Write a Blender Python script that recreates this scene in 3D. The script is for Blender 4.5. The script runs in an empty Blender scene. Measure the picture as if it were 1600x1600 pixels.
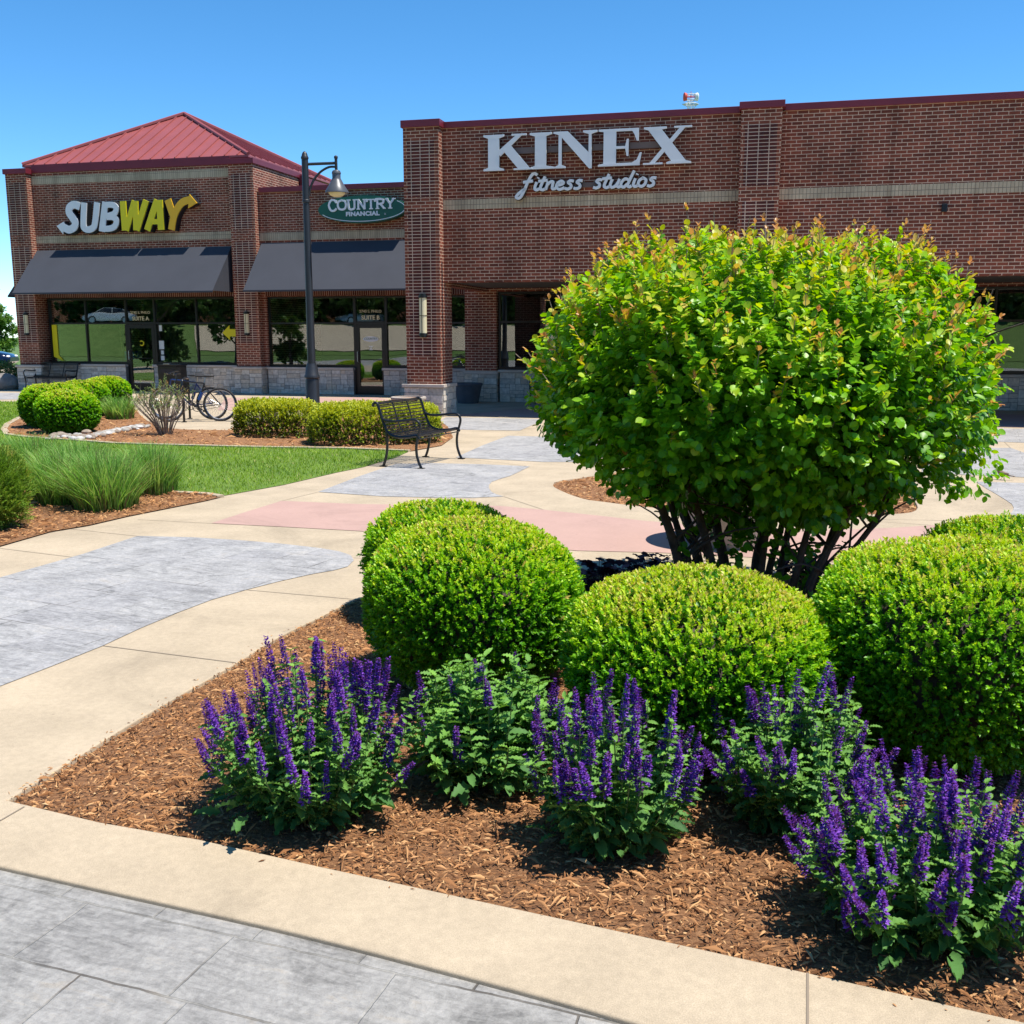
import bpy, math, random
import numpy as np
from math import sin, cos, pi, radians, atan, atan2, sqrt
from mathutils import Vector, Matrix

S = bpy.context.scene
COL = S.collection
random.seed(7)
RNG = np.random.default_rng(11)

# ---------------------------------------------------------------- camera
CAMH, FPX, HOR = 1.8, 1600.0, 520.0
PITCH = atan((800 - HOR) / FPX)
cam = bpy.data.cameras.new('camera')
cam.sensor_width = 36; cam.lens = 36 * FPX / 1600
cam.clip_end = 2000; cam.clip_start = 0.05
co = bpy.data.objects.new('camera', cam); COL.objects.link(co)
co.location = (0, 0, CAMH); co.rotation_euler = (radians(90) - PITCH, 0, 0)
S.camera = co
S.render.resolution_x = 1024; S.render.resolution_y = 1024

# ---------------------------------------------------------------- sky, sun, exposure
SUN_AZ = radians(17.5)      # below the +X axis, towards the camera
SUN_EL = radians(69)
w = bpy.data.worlds.new('World'); S.world = w; w.use_nodes = True
nt = w.node_tree; nt.nodes.clear()
sky = nt.nodes.new('ShaderNodeTexSky'); sky.sky_type = 'NISHITA'; sky.sun_disc = False
sky.sun_elevation = SUN_EL; sky.sun_rotation = radians(90) + SUN_AZ
sky.altitude = 0; sky.air_density = 0.6; sky.dust_density = 0.0; sky.ozone_density = 4.0
bg = nt.nodes.new('ShaderNodeBackground'); bg.inputs[1].default_value = 0.15
wo = nt.nodes.new('ShaderNodeOutputWorld')
hsv = nt.nodes.new('ShaderNodeHueSaturation'); hsv.inputs['Saturation'].default_value = 1.22; hsv.inputs['Hue'].default_value = 0.492; hsv.inputs['Value'].default_value = 1.12
nt.links.new(sky.outputs[0], hsv.inputs['Color']); nt.links.new(hsv.outputs[0], bg.inputs[0]); nt.links.new(bg.outputs[0], wo.inputs[0])
sl = bpy.data.lights.new('sun', 'SUN'); sl.energy = 4.9; sl.angle = radians(0.53); sl.color = (1.0, 0.945, 0.85)
so = bpy.data.objects.new('sun', sl); COL.objects.link(so)
sd = Vector((cos(SUN_AZ) * cos(SUN_EL), -sin(SUN_AZ) * cos(SUN_EL), sin(SUN_EL)))
so.rotation_euler = sd.to_track_quat('Z', 'Y').to_euler(); so.location = (20, -5, 40)
S.view_settings.view_transform = 'Standard'; S.view_settings.look = 'None'
S.view_settings.exposure = 0.5; S.view_settings.gamma = 1.0
S.render.engine = 'CYCLES'
S.cycles.max_bounces = 8; S.cycles.transparent_max_bounces = 12

# ---------------------------------------------------------------- geometry of the place
TH = radians(14.5)
def G(px, py, z=0.0):
    """ground point seen at a photograph position (surveying helper)"""
    a, b, c = px - 800, FPX, 800 - py
    d = (a, b * cos(PITCH) + c * sin(PITCH), -b * sin(PITCH) + c * cos(PITCH))
    t = (z - CAMH) / d[2]
    return (d[0] * t, d[1] * t)
OX, OY = G(690, 651)
def B(u, v):
    return (OX + u * cos(TH) + v * sin(TH), OY - u * sin(TH) + v * cos(TH))
def toUV(x, y):
    dx, dy = x - OX, y - OY
    return (dx * cos(TH) - dy * sin(TH), dx * sin(TH) + dy * cos(TH))

# ---------------------------------------------------------------- tagging
def tag(o, label=None, cat=None, group=None, kind=None):
    if label: o['label'] = label
    if cat: o['category'] = cat
    if group: o['group'] = group
    if kind: o['kind'] = kind
    return o
def empty(name, loc=(0, 0, 0), rz=0.0):
    o = bpy.data.objects.new(name, None); COL.objects.link(o)
    o.empty_display_size = 0.1
    o.location = loc; o.rotation_euler = (0, 0, rz); return o
def copy_tree(o, parent=None):
    c = o.copy(); COL.objects.link(c)
    if parent: c.parent = parent
    for ch in list(o.children): copy_tree(ch, c)
    return c

# ---------------------------------------------------------------- mesh builder
class MB:
    def __init__(s): s.v = []; s.f = []; s.t = []; s.tint = 0.5
    def add(s, vs, fs):
        n = len(s.v); s.v += [tuple(p) for p in vs]; s.f += [tuple(i + n for i in f) for f in fs]
        s.t += [s.tint] * len(vs); return s
    def box(s, x0, x1, y0, y1, z0, z1):
        v = [(x, y, z) for z in (z0, z1) for y in (y0, y1) for x in (x0, x1)]
        return s.add(v, [(0, 2, 3, 1), (4, 5, 7, 6), (0, 1, 5, 4), (2, 6, 7, 3), (0, 4, 6, 2), (1, 3, 7, 5)])
    def poly(s, pts, y0, y1):
        """polygon in x,z extruded along y (y0 = front)"""
        n = len(pts)
        v = [(p[0], y0, p[1]) for p in pts] + [(p[0], y1, p[1]) for p in pts]
        return s.add(v, [tuple(range(n)), tuple(range(2 * n - 1, n - 1, -1))] + [(i, i + n, (i + 1) % n + n, (i + 1) % n) for i in range(n)])
    def slab(s, pts, z0, z1):
        n = len(pts)
        v = [(p[0], p[1], z0) for p in pts] + [(p[0], p[1], z1) for p in pts]
        return s.add(v, [tuple(range(n - 1, -1, -1)), tuple(range(n, 2 * n))] + [(i, (i + 1) % n, (i + 1) % n + n, i + n) for i in range(n)])
    def tube(s, path, r, sides=8, cap=True, flat=1.0):
        P = [Vector(p) for p in path]; n = len(P)
        R = r if hasattr(r, '__len__') else [r] * n
        T = []
        for i in range(n):
            a = P[max(i - 1, 0)]; b = P[min(i + 1, n - 1)]; d = (b - a)
            T.append(d.normalized() if d.length > 1e-9 else Vector((0, 0, 1)))
        up = Vector((0, 0, 1)) if abs(T[0].z) < 0.9 else Vector((0, 1, 0))
        N = (up - T[0] * up.dot(T[0])).normalized()
        vs = []
        for i in range(n):
            N = (N - T[i] * N.dot(T[i])).normalized(); Bn = T[i].cross(N)
            for k in range(sides):
                a = 2 * pi * k / sides
                vs.append(P[i] + N * (cos(a) * R[i] * flat) + Bn * (sin(a) * R[i]))
        fs = [(i * sides + k, i * sides + (k + 1) % sides, (i + 1) * sides + (k + 1) % sides, (i + 1) * sides + k) for i in range(n - 1) for k in range(sides)]
        if cap: fs += [tuple(range(sides - 1, -1, -1)), tuple((n - 1) * sides + k for k in range(sides))]
        return s.add(vs, fs)
    def lathe(s, prof, c=(0, 0, 0), sides=20, sy=1.0):
        vs = []; n = len(prof)
        for r, z in prof:
            for k in range(sides):
                a = 2 * pi * k / sides
                vs.append((c[0] + r * cos(a), c[1] + r * sin(a) * sy, c[2] + z))
        fs = [(i * sides + k, i * sides + (k + 1) % sides, (i + 1) * sides + (k + 1) % sides, (i + 1) * sides + k) for i in range(n - 1) for k in range(sides)]
        fs += [tuple(range(sides - 1, -1, -1)), tuple((n - 1) * sides + k for k in range(sides))]
        return s.add(vs, fs)
    def ellipsoid(s, c, r, sides=12, rings=8, noise=0):
        vs = []
        for i in range(rings + 1):
            t = pi * i / rings
            for k in range(sides):
                a = 2 * pi * k / sides; q = 1 + (random.uniform(-noise, noise) if noise else 0)
                vs.append((c[0] + r[0] * sin(t) * cos(a) * q, c[1] + r[1] * sin(t) * sin(a) * q, c[2] - r[2] * cos(t) * q))
        fs = [(i * sides + k, i * sides + (k + 1) % sides, (i + 1) * sides + (k + 1) % sides, (i + 1) * sides + k) for i in range(rings) for k in range(sides)]
        return s.add(vs, fs)
    def build(s, name, mat, parent=None, smooth=False, bevel=0, loc=None, rz=0):
        me = bpy.data.meshes.new(name); me.from_pydata(s.v, [], s.f); me.update()
        if len(set(s.t)) > 1:
            a = me.attributes.new('tint', 'FLOAT', 'POINT'); a.data.foreach_set('value', s.t)
        if smooth:
            me.polygons.foreach_set('use_smooth', [True] * len(me.polygons))
            try: me.set_sharp_from_angle(angle=radians(40))
            except Exception: pass
        me.materials.append(mat)
        o = bpy.data.objects.new(name, me); COL.objects.link(o)
        if parent: o.parent = parent
        if loc: o.location = loc
        if rz: o.rotation_euler = (0, 0, rz)
        if bevel:
            m = o.modifiers.new('bevel', 'BEVEL'); m.width = bevel; m.segments = 2; m.limit_method = 'ANGLE'
        return o

def np_mesh(name, V, F, mat, parent=None, tint=None, smooth=False):
    """V (n,3), F list of index arrays with equal width, or one array"""
    me = bpy.data.meshes.new(name)
    Fs = F if isinstance(F, list) else [F]
    nl = sum(f.size for f in Fs); nf = sum(len(f) for f in Fs)
    me.vertices.add(len(V)); me.vertices.foreach_set('co', np.ascontiguousarray(V, dtype=np.float32).ravel())
    me.loops.add(nl); me.loops.foreach_set('vertex_index', np.concatenate([f.ravel() for f in Fs]).astype(np.int32))
    me.polygons.add(nf)
    st = []; off = 0
    for f in Fs:
        st.append(off + np.arange(len(f)) * f.shape[1]); off += f.size
    me.polygons.foreach_set('loop_start', np.concatenate(st).astype(np.int32))
    me.update(calc_edges=True); me.validate()
    if tint is not None:
        a = me.attributes.new('tint', 'FLOAT', 'POINT'); a.data.foreach_set('value', np.ascontiguousarray(tint, dtype=np.float32))
    if smooth: me.polygons.foreach_set('use_smooth', np.ones(nf, dtype=bool))
    me.materials.append(mat)
    o = bpy.data.objects.new(name, me); COL.objects.link(o)
    if parent: o.parent = parent
    return o

def norm(a): return a / np.maximum(np.linalg.norm(a, axis=-1, keepdims=True), 1e-9)
def frames(X, up):
    X = norm(X); Z = norm(up - X * (up * X).sum(-1, keepdims=True)); Y = np.cross(Z, X); return X, Y, Z
def scatter(tv, tf, pos, X, up, sc, scy=None):
    """place template (tv (k,3), tf (m,w)) at pos with x axis X, z axis near up"""
    X, Y, Z = frames(X, up); sc = np.asarray(sc).reshape(-1, 1, 1) * np.ones((len(pos), 1, 1))
    scy = sc if scy is None else np.asarray(scy).reshape(-1, 1, 1) * np.ones((len(pos), 1, 1))
    V = pos[:, None, :] + X[:, None, :] * tv[None, :, 0:1] * sc + Y[:, None, :] * tv[None, :, 1:2] * scy + Z[:, None, :] * tv[None, :, 2:3] * sc
    F = (tf[None] + (np.arange(len(pos)) * len(tv))[:, None, None]).reshape(-1, tf.shape[1])
    return V.reshape(-1, 3), F
LEAF2 = (np.array([(0, 0, 0), (.45, .5, .12), (1, 0, 0), (.45, -.5, .12)], float), np.array([(0, 2, 1), (0, 3, 2)]))
# broad leaf: midrib 0,2,4,6 / left / right
_m = [(0, 0, 0), (.3, 0, -.03), (.65, 0, -.04), (1, 0, -.12)]
LEAF8 = (np.array([(0, 0, 0), (.33, 0, -.02), (.68, 0, -.05), (1, 0, -.16), (.22, .40, .07), (.62, .42, .04), (.22, -.40, .07), (.62, -.42, .04)], float),
         np.array([(0, 1, 4, 4), (1, 2, 5, 4), (2, 3, 5, 5), (0, 6, 1, 1), (1, 6, 7, 2), (2, 7, 3, 3)]))
LEAFR = (np.array([(0, 0, 0), (.35, 0, -.03), (.70, 0, -.07), (1, 0, -.15)] + [(x, sg * y, .05 - .06 * x) for sg in (1, -1) for x, y in ((.10, .24), (.36, .47), (.68, .42), (.90, .20))], float),
         np.array([(0, 1, 5, 4), (1, 2, 6, 5), (2, 3, 7, 6), (0, 8, 9, 1), (1, 9, 10, 2), (2, 10, 11, 3)]))
def rdir(n): return norm(RNG.normal(size=(n, 3)))

def smooth_path(pts, n=6, closed=False):
    P = [np.array(p, float) for p in pts]; out = []; m = len(P)
    rng = range(m if closed else m - 1)
    for i in rng:
        p0 = P[(i - 1) % m] if closed else P[max(i - 1, 0)]; p1 = P[i]; p2 = P[(i + 1) % m]; p3 = P[(i + 2) % m] if closed else P[min(i + 2, m - 1)]
        for k in range(n):
            t = k / n
            out.append(tuple(0.5 * ((2 * p1) + (-p0 + p2) * t + (2 * p0 - 5 * p1 + 4 * p2 - p3) * t * t + (-p0 + 3 * p1 - 3 * p2 + p3) * t ** 3)))
    if not closed: out.append(tuple(P[-1]))
    return out
def inpoly(x, y, poly):
    c = np.zeros(len(x), bool); n = len(poly); j = n - 1
    for i in range(n):
        xi, yi = poly[i]; xj, yj = poly[j]
        m = ((yi > y) != (yj > y)); 
        with np.errstate(divide='ignore', invalid='ignore'):
            c ^= m & (x < (xj - xi) * (y - yi) / ((yj - yi) if yj != yi else 1e-12) + xi)
        j = i
    return c
def sample_poly(poly, n, ymax=None, dens=None):
    P = np.array(poly); x0, y0 = P.min(0); x1, y1 = P.max(0)
    x = RNG.uniform(x0, x1, n); y = RNG.uniform(y0, y1, n)
    k = inpoly(x, y, poly)
    if dens is not None: k &= RNG.uniform(size=n) < dens(x, y)
    # only what the photograph's neighbourhood could see
    k &= (np.abs(x) < 0.62 * y + 1.0)
    return x[k], y[k]

# ---------------------------------------------------------------- materials
def srgb(r, g, b): 
    f = lambda c: (c / 255 / 12.92) if c / 255 <= 0.04045 else ((c / 255 + 0.055) / 1.055) ** 2.4
    return (f(r), f(g), f(b), 1)
def new_mat(name):
    m = bpy.data.materials.new(name); m.use_nodes = True; nt = m.node_tree
    return m, nt, nt.nodes['Principled BSDF'], nt.nodes['Material Output']
def N(nt, t, **kw):
    n = nt.nodes.new(t)
    for k, v in kw.items():
        if k.startswith('i_'):
            key = k[2:]; n.inputs[int(key) if key.isdigit() else key.replace('_', ' ')].default_value = v
        else: setattr(n, k, v)
    return n
def simple(name, col, rough=0.6, metal=0.0, var=0.0, scale=8.0, spec=0.5, bump=0.0, bscale=60.0):
    m, nt, p, out = new_mat(name)
    p.inputs['Base Color'].default_value = col; p.inputs['Roughness'].default_value = rough
    p.inputs['Metallic'].default_value = metal; p.inputs['Specular IOR Level'].default_value = spec
    tc = N(nt, 'ShaderNodeTexCoord')
    if var:
        n = N(nt, 'ShaderNodeTexNoise', i_Scale=scale, i_Detail=6.0, i_Roughness=0.6); nt.links.new(tc.outputs['Object'], n.inputs['Vector'])
        r = N(nt, 'ShaderNodeMapRange'); r.inputs[3].default_value = 1 - var; r.inputs[4].default_value = 1 + var
        r.inputs[1].default_value = 0.3; r.inputs[2].default_value = 0.7
        nt.links.new(n.outputs['Fac'], r.inputs[0])
        mx = N(nt, 'ShaderNodeMix', data_type='RGBA', blend_type='MULTIPLY'); mx.inputs[0].default_value = 1
        mx.inputs[6].default_value = col; nt.links.new(r.outputs[0], mx.inputs[7]); nt.links.new(mx.outputs[2], p.inputs['Base Color'])
    if bump:
        n2 = N(nt, 'ShaderNodeTexNoise', i_Scale=bscale, i_Detail=4.0); nt.links.new(tc.outputs['Object'], n2.inputs['Vector'])
        b = N(nt, 'ShaderNodeBump', i_Strength=bump, i_Distance=0.01); nt.links.new(n2.outputs['Fac'], b.inputs['Height']); nt.links.new(b.outputs[0], p.inputs['Normal'])
    return m
def ramp(nt, stops, interp='LINEAR'):
    r = N(nt, 'ShaderNodeValToRGB'); e = r.color_ramp.elements; r.color_ramp.interpolation = interp
    while len(e) < len(stops): e.new(0.5)
    for i, (p, c) in enumerate(stops): e[i].position = p; e[i].color = c
    return r
def foliage(name, stops, rough=0.45, trans=0.3, spec=0.35, noise=0.0):
    m, nt, p, out = new_mat(name)
    at = N(nt, 'ShaderNodeAttribute', attribute_name='tint')
    r = ramp(nt, stops); nt.links.new(at.outputs['Fac'], r.inputs[0])
    nt.links.new(r.outputs[0], p.inputs['Base Color']); p.inputs['Roughness'].default_value = rough
    p.inputs['Specular IOR Level'].default_value = spec
    t = N(nt, 'ShaderNodeBsdfTranslucent'); 
    hs = N(nt, 'ShaderNodeHueSaturation', i_Value=1.35, i_Saturation=1.1); hs.inputs['Hue'].default_value = 0.49
    nt.links.new(r.outputs[0], hs.inputs['Color']); nt.links.new(hs.outputs[0], t.inputs[0])
    mx = N(nt, 'ShaderNodeMixShader'); mx.inputs[0].default_value = trans
    nt.links.new(p.outputs[0], mx.inputs[1]); nt.links.new(t.outputs[0], mx.inputs[2]); nt.links.new(mx.outputs[0], out.inputs[0])
    return m
def wallvec(nt):
    """x along the wall, y up, taken from the face's own direction"""
    tc = N(nt, 'ShaderNodeTexCoord'); ge = N(nt, 'ShaderNodeNewGeometry')
    vt = N(nt, 'ShaderNodeVectorTransform', vector_type='NORMAL', convert_from='WORLD', convert_to='OBJECT')
    nt.links.new(ge.outputs['True Normal'], vt.inputs[0])
    sn = N(nt, 'ShaderNodeSeparateXYZ'); nt.links.new(vt.outputs[0], sn.inputs[0])
    sp = N(nt, 'ShaderNodeSeparateXYZ'); nt.links.new(tc.outputs['Object'], sp.inputs[0])
    ab = N(nt, 'ShaderNodeMath', operation='ABSOLUTE'); nt.links.new(sn.outputs[0], ab.inputs[0])
    gt = N(nt, 'ShaderNodeMath', operation='GREATER_THAN'); nt.links.new(ab.outputs[0], gt.inputs[0]); gt.inputs[1].default_value = 0.6
    mf = N(nt, 'ShaderNodeMix', data_type='FLOAT'); nt.links.new(gt.outputs[0], mf.inputs[0]); nt.links.new(sp.outputs[0], mf.inputs[2]); nt.links.new(sp.outputs[1], mf.inputs[3])
    cb = N(nt, 'ShaderNodeCombineXYZ'); nt.links.new(mf.outputs[0], cb.inputs[0]); nt.links.new(sp.outputs[2], cb.inputs[1])
    return cb, tc
def brick_mat(name, c1, c2, mort, bw=0.2032, rh=0.0677, off=0.5, ms=0.0135, dark=True):
    m, nt, p, out = new_mat(name)
    cb, tc = wallvec(nt)
    br = N(nt, 'ShaderNodeTexBrick', offset=off, squash=1.0); br.inputs['Color1'].default_value = c1; br.inputs['Color2'].default_value = c2
    br.inputs['Mortar'].default_value = mort; br.inputs['Scale'].default_value = 1.0; br.inputs['Mortar Size'].default_value = ms / 2
    br.inputs['Mortar Smooth'].default_value = 0.1; br.inputs['Bias'].default_value = -0.1
    br.inputs['Brick Width'].default_value = bw; br.inputs['Row Height'].default_value = rh
    nt.links.new(cb.outputs[0], br.inputs['Vector'])
    n = N(nt, 'ShaderNodeTexNoise', i_Scale=1.3, i_Detail=5.0, i_Roughness=0.6); nt.links.new(tc.outputs['Object'], n.inputs['Vector'])
    mr = N(nt, 'ShaderNodeMapRange'); mr.inputs[1].default_value = .3; mr.inputs[2].default_value = .7; mr.inputs[3].default_value = .76; mr.inputs[4].default_value = 1.2
    nt.links.new(n.outputs['Fac'], mr.inputs[0])
    ms_ = N(nt, 'ShaderNodeMapping'); ms_.inputs['Scale'].default_value = (3.2, 3.2, .22); nt.links.new(tc.outputs['Object'], ms_.inputs['Vector'])
    nst = N(nt, 'ShaderNodeTexNoise', i_Scale=1.0, i_Detail=5.0, i_Roughness=.6); nt.links.new(ms_.outputs[0], nst.inputs['Vector'])
    mst = N(nt, 'ShaderNodeMapRange'); mst.inputs[1].default_value = .34; mst.inputs[2].default_value = .5; mst.inputs[3].default_value = .78; mst.inputs[4].default_value = 1.03; nt.links.new(nst.outputs['Fac'], mst.inputs[0])
    mm = N(nt, 'ShaderNodeMath', operation='MULTIPLY'); nt.links.new(mr.outputs[0], mm.inputs[0]); nt.links.new(mst.outputs[0], mm.inputs[1])
    mx = N(nt, 'ShaderNodeMix', data_type='RGBA', blend_type='MULTIPLY'); mx.inputs[0].default_value = 1
    nt.links.new(br.outputs['Color'], mx.inputs[6]); nt.links.new(mm.outputs[0], mx.inputs[7]); nt.links.new(mx.outputs[2], p.inputs['Base Color'])
    p.inputs['Roughness'].default_value = 0.85; p.inputs['Specular IOR Level'].default_value = 0.25
    n3 = N(nt, 'ShaderNodeTexNoise', i_Scale=90.0, i_Detail=3.0); nt.links.new(tc.outputs['Object'], n3.inputs['Vector'])
    ad = N(nt, 'ShaderNodeMath', operation='MULTIPLY_ADD'); nt.links.new(br.outputs['Fac'], ad.inputs[0]); ad.inputs[1].default_value = -1.0
    ml = N(nt, 'ShaderNodeMath', operation='MULTIPLY'); nt.links.new(n3.outputs['Fac'], ml.inputs[0]); ml.inputs[1].default_value = 0.35; nt.links.new(ml.outputs[0], ad.inputs[2])
    bu = N(nt, 'ShaderNodeBump', i_Strength=0.6, i_Distance=0.006); nt.links.new(ad.outputs[0], bu.inputs['Height']); nt.links.new(bu.outputs[0], p.inputs['Normal'])
    return m
M = {}
M['brick'] = brick_mat('brick', (.25, .068, .040, 1), (.12, .035, .023, 1), (.62, .43, .31, 1))
M['brick_stack'] = brick_mat('brick_stack', (.125, .033, .026, 1), (.06, .018, .017, 1), (.60, .44, .34, 1), off=0.0, ms=0.015)
M['band'] = brick_mat('soldier_band', (.52, .42, .29, 1), (.44, .35, .24, 1), (.20, .16, .12, 1), bw=0.0677, rh=0.2032, off=0.0, ms=0.009)
M['soldier'] = brick_mat('soldier_brick', (.125, .034, .026, 1), (.07, .02, .018, 1), (.45, .33, .27, 1), bw=0.0677, rh=0.2032, off=0.0)
M['coping'] = simple('maroon_metal', (.17, .018, .030, 1), 0.45, 0.0, 0.12, 2)
M['roof'] = simple('red_roof_metal', (.31, .080, .074, 1), 0.4, 0.0, 0.08, 1.5)
M['awning'] = simple('charcoal_awning_cloth', (.048, .052, .066, 1), 0.75, 0, 0.08, 1.2, 0.35, 0.15, 300)
M['frame'] = simple('black_anodised_frame', (.008, .008, .009, 1), 0.35, 0.0)
M['black_metal'] = simple('black_powder_coat', (.010, .010, .011, 1), 0.32, 0.0, 0.1, 20)
M['lamp_metal'] = simple('charcoal_lamp_metal', (.024, .027, .033, 1), 0.42, 0.1, 0.1, 6)
M['shade_metal'] = simple('grey_lamp_shade', (.10, .105, .115, 1), 0.38, 0.2)
M['interior'] = simple('interior_wall', (.07, .065, .06, 1), 0.9)
M['floor_in'] = simple('interior_floor', (.10, .085, .07, 1), 0.5)
M['soffit'] = simple('soffit', (.10, .085, .075, 1), 0.8)
M['white'] = simple('white_sign_face', (.76, .78, .80, 1), 0.4, 0, 0.03, 3)
M['yellow'] = simple('yellow_sign_face', (.78, .66, .01, 1), 0.4)
M['orange'] = simple('amber_sign_face', (.85, .47, .02, 1), 0.4)
M['sign_black'] = simple('sign_return', (.010, .012, .016, 1), 0.5)
M['green_sign'] = simple('green_sign', (.006, .10, .062, 1), 0.4)
M['cream'] = simple('frosted_lens', (.74, .66, .42, 1), 0.35)
M['paper'] = simple('paper_notice', (.7, .74, .72, 1), 0.8)
M['blue_box'] = simple('blue_plastic', (.01, .16, .52, 1), 0.4)
M['raceway'] = simple('brown_raceway', (.15, .11, .10, 1), 0.6)
M['bark'] = simple('grey_bark', (.075, .062, .052, 1), 0.9, 0, 0.4, 14, 0.2, 0.6, 60)
M['bark_pale'] = simple('pale_bark', (.22, .18, .15, 1), 0.9, 0, 0.4, 20, 0.2, 0.4, 80)
M['planter_dark'] = simple('dark_planter', (.085, .090, .105, 1), 0.7, 0, 0.15, 6, 0.3, 0.3, 60)
M['planter_stone'] = simple('cast_stone', (.42, .37, .32, 1), 0.8, 0, 0.1, 8, 0.3, 0.3, 120)
M['river'] = simple('river_stone', (.36, .34, .31, 1), 0.75, 0, 0.35, 9, 0.3, 0.3, 40)
M['river2'] = simple('river_stone_warm', (.30, .24, .19, 1), 0.75, 0, 0.35, 9, 0.3, 0.3, 40)
M['river3'] = simple('river_stone_white', (.50, .48, .46, 1), 0.75, 0, 0.3, 9, 0.3, 0.3, 40)
M['boulder'] = simple('grey_boulder', (.22, .20, .18, 1), 0.85, 0, 0.3, 5, 0.3, 0.6, 20)
M['rubber'] = simple('tyre_rubber', (.022, .021, .022, 1), 0.8)
M['chrome'] = simple('bare_steel', (.45, .46, .48, 1), 0.3, 1.0)
M['bluepaint'] = simple('blue_bike_paint', (.012, .04, .17, 1), 0.3)
M['navy'] = simple('navy_car_paint', (.006, .014, .045, 1), 0.12, 0.3)
M['silverpaint'] = simple('white_car_paint', (.55, .56, .58, 1), 0.2, 0.2)
M['carglass'] = simple('car_glass', (.015, .018, .02, 1), 0.05)
M['redwhite_r'] = simple('mast_red', (.62, .06, .035, 1), 0.6)
M['redwhite_w'] = simple('mast_white', (.70, .70, .72, 1), 0.6)
M['bird'] = simple('bird_feathers', (.20, .135, .085, 1), 0.8, 0, 0.4, 60)

def glass_mat():
    m, nt, p, out = new_mat('shop_glass'); nt.nodes.remove(p)
    g = N(nt, 'ShaderNodeBsdfGlossy', i_Roughness=0.0); g.inputs[0].default_value = (.92, .96, 1, 1)
    t = N(nt, 'ShaderNodeBsdfTransparent'); t.inputs[0].default_value = (.84, .88, .86, 1)
    fr = N(nt, 'ShaderNodeFresnel', i_IOR=1.6)
    a = N(nt, 'ShaderNodeMath', operation='MULTIPLY_ADD', use_clamp=True); a.inputs[1].default_value = 1.3; a.inputs[2].default_value = 0.07
    nt.links.new(fr.outputs[0], a.inputs[0])
    tc = N(nt, 'ShaderNodeTexCoord'); n = N(nt, 'ShaderNodeTexNoise', i_Scale=1.1, i_Detail=1.0); nt.links.new(tc.outputs['Object'], n.inputs['Vector'])
    bu = N(nt, 'ShaderNodeBump', i_Strength=0.10, i_Distance=0.010); nt.links.new(n.outputs['Fac'], bu.inputs['Height']); nt.links.new(bu.outputs[0], g.inputs['Normal'])
    mx = N(nt, 'ShaderNodeMixShader'); nt.links.new(a.outputs[0], mx.inputs[0]); nt.links.new(t.outputs[0], mx.inputs[1]); nt.links.new(g.outputs[0], mx.inputs[2])
    nt.links.new(mx.outputs[0], out.inputs[0]); return m
M['glass'] = glass_mat()

def stone_mat():
    m, nt, p, out = new_mat('limestone_ashlar')
    at = N(nt, 'ShaderNodeAttribute', attribute_name='tint')
    r = ramp(nt, [(0, (.42, .375, .32, 1)), (.35, (.62, .56, .48, 1)), (.7, (.72, .65, .56, 1)), (1, (.62, .50, .37, 1))])
    nt.links.new(at.outputs['Fac'], r.inputs[0])
    tc = N(nt, 'ShaderNodeTexCoord'); n = N(nt, 'ShaderNodeTexNoise', i_Scale=14.0, i_Detail=6.0); nt.links.new(tc.outputs['Object'], n.inputs['Vector'])
    mr = N(nt, 'ShaderNodeMapRange'); mr.inputs[1].default_value = .3; mr.inputs[2].default_value = .7; mr.inputs[3].default_value = .75; mr.inputs[4].default_value = 1.15
    nt.links.new(n.outputs['Fac'], mr.inputs[0])
    mx = N(nt, 'ShaderNodeMix', data_type='RGBA', blend_type='MULTIPLY'); mx.inputs[0].default_value = 1
    nt.links.new(r.outputs[0], mx.inputs[6]); nt.links.new(mr.outputs[0], mx.inputs[7]); nt.links.new(mx.outputs[2], p.inputs['Base Color'])
    bu = N(nt, 'ShaderNodeBump', i_Strength=0.8, i_Distance=0.012); nt.links.new(n.outputs['Fac'], bu.inputs['Height']); nt.links.new(bu.outputs[0], p.inputs['Normal'])
    p.inputs['Roughness'].default_value = 0.9; return m
M['stone'] = stone_mat()
M['mortar'] = simple('stone_mortar', (.17, .155, .14, 1), 0.95)
M['cap'] = simple('stone_cap', (.55, .47, .40, 1), 0.85, 0, 0.1, 6, 0.3, 0.3, 80)

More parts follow.
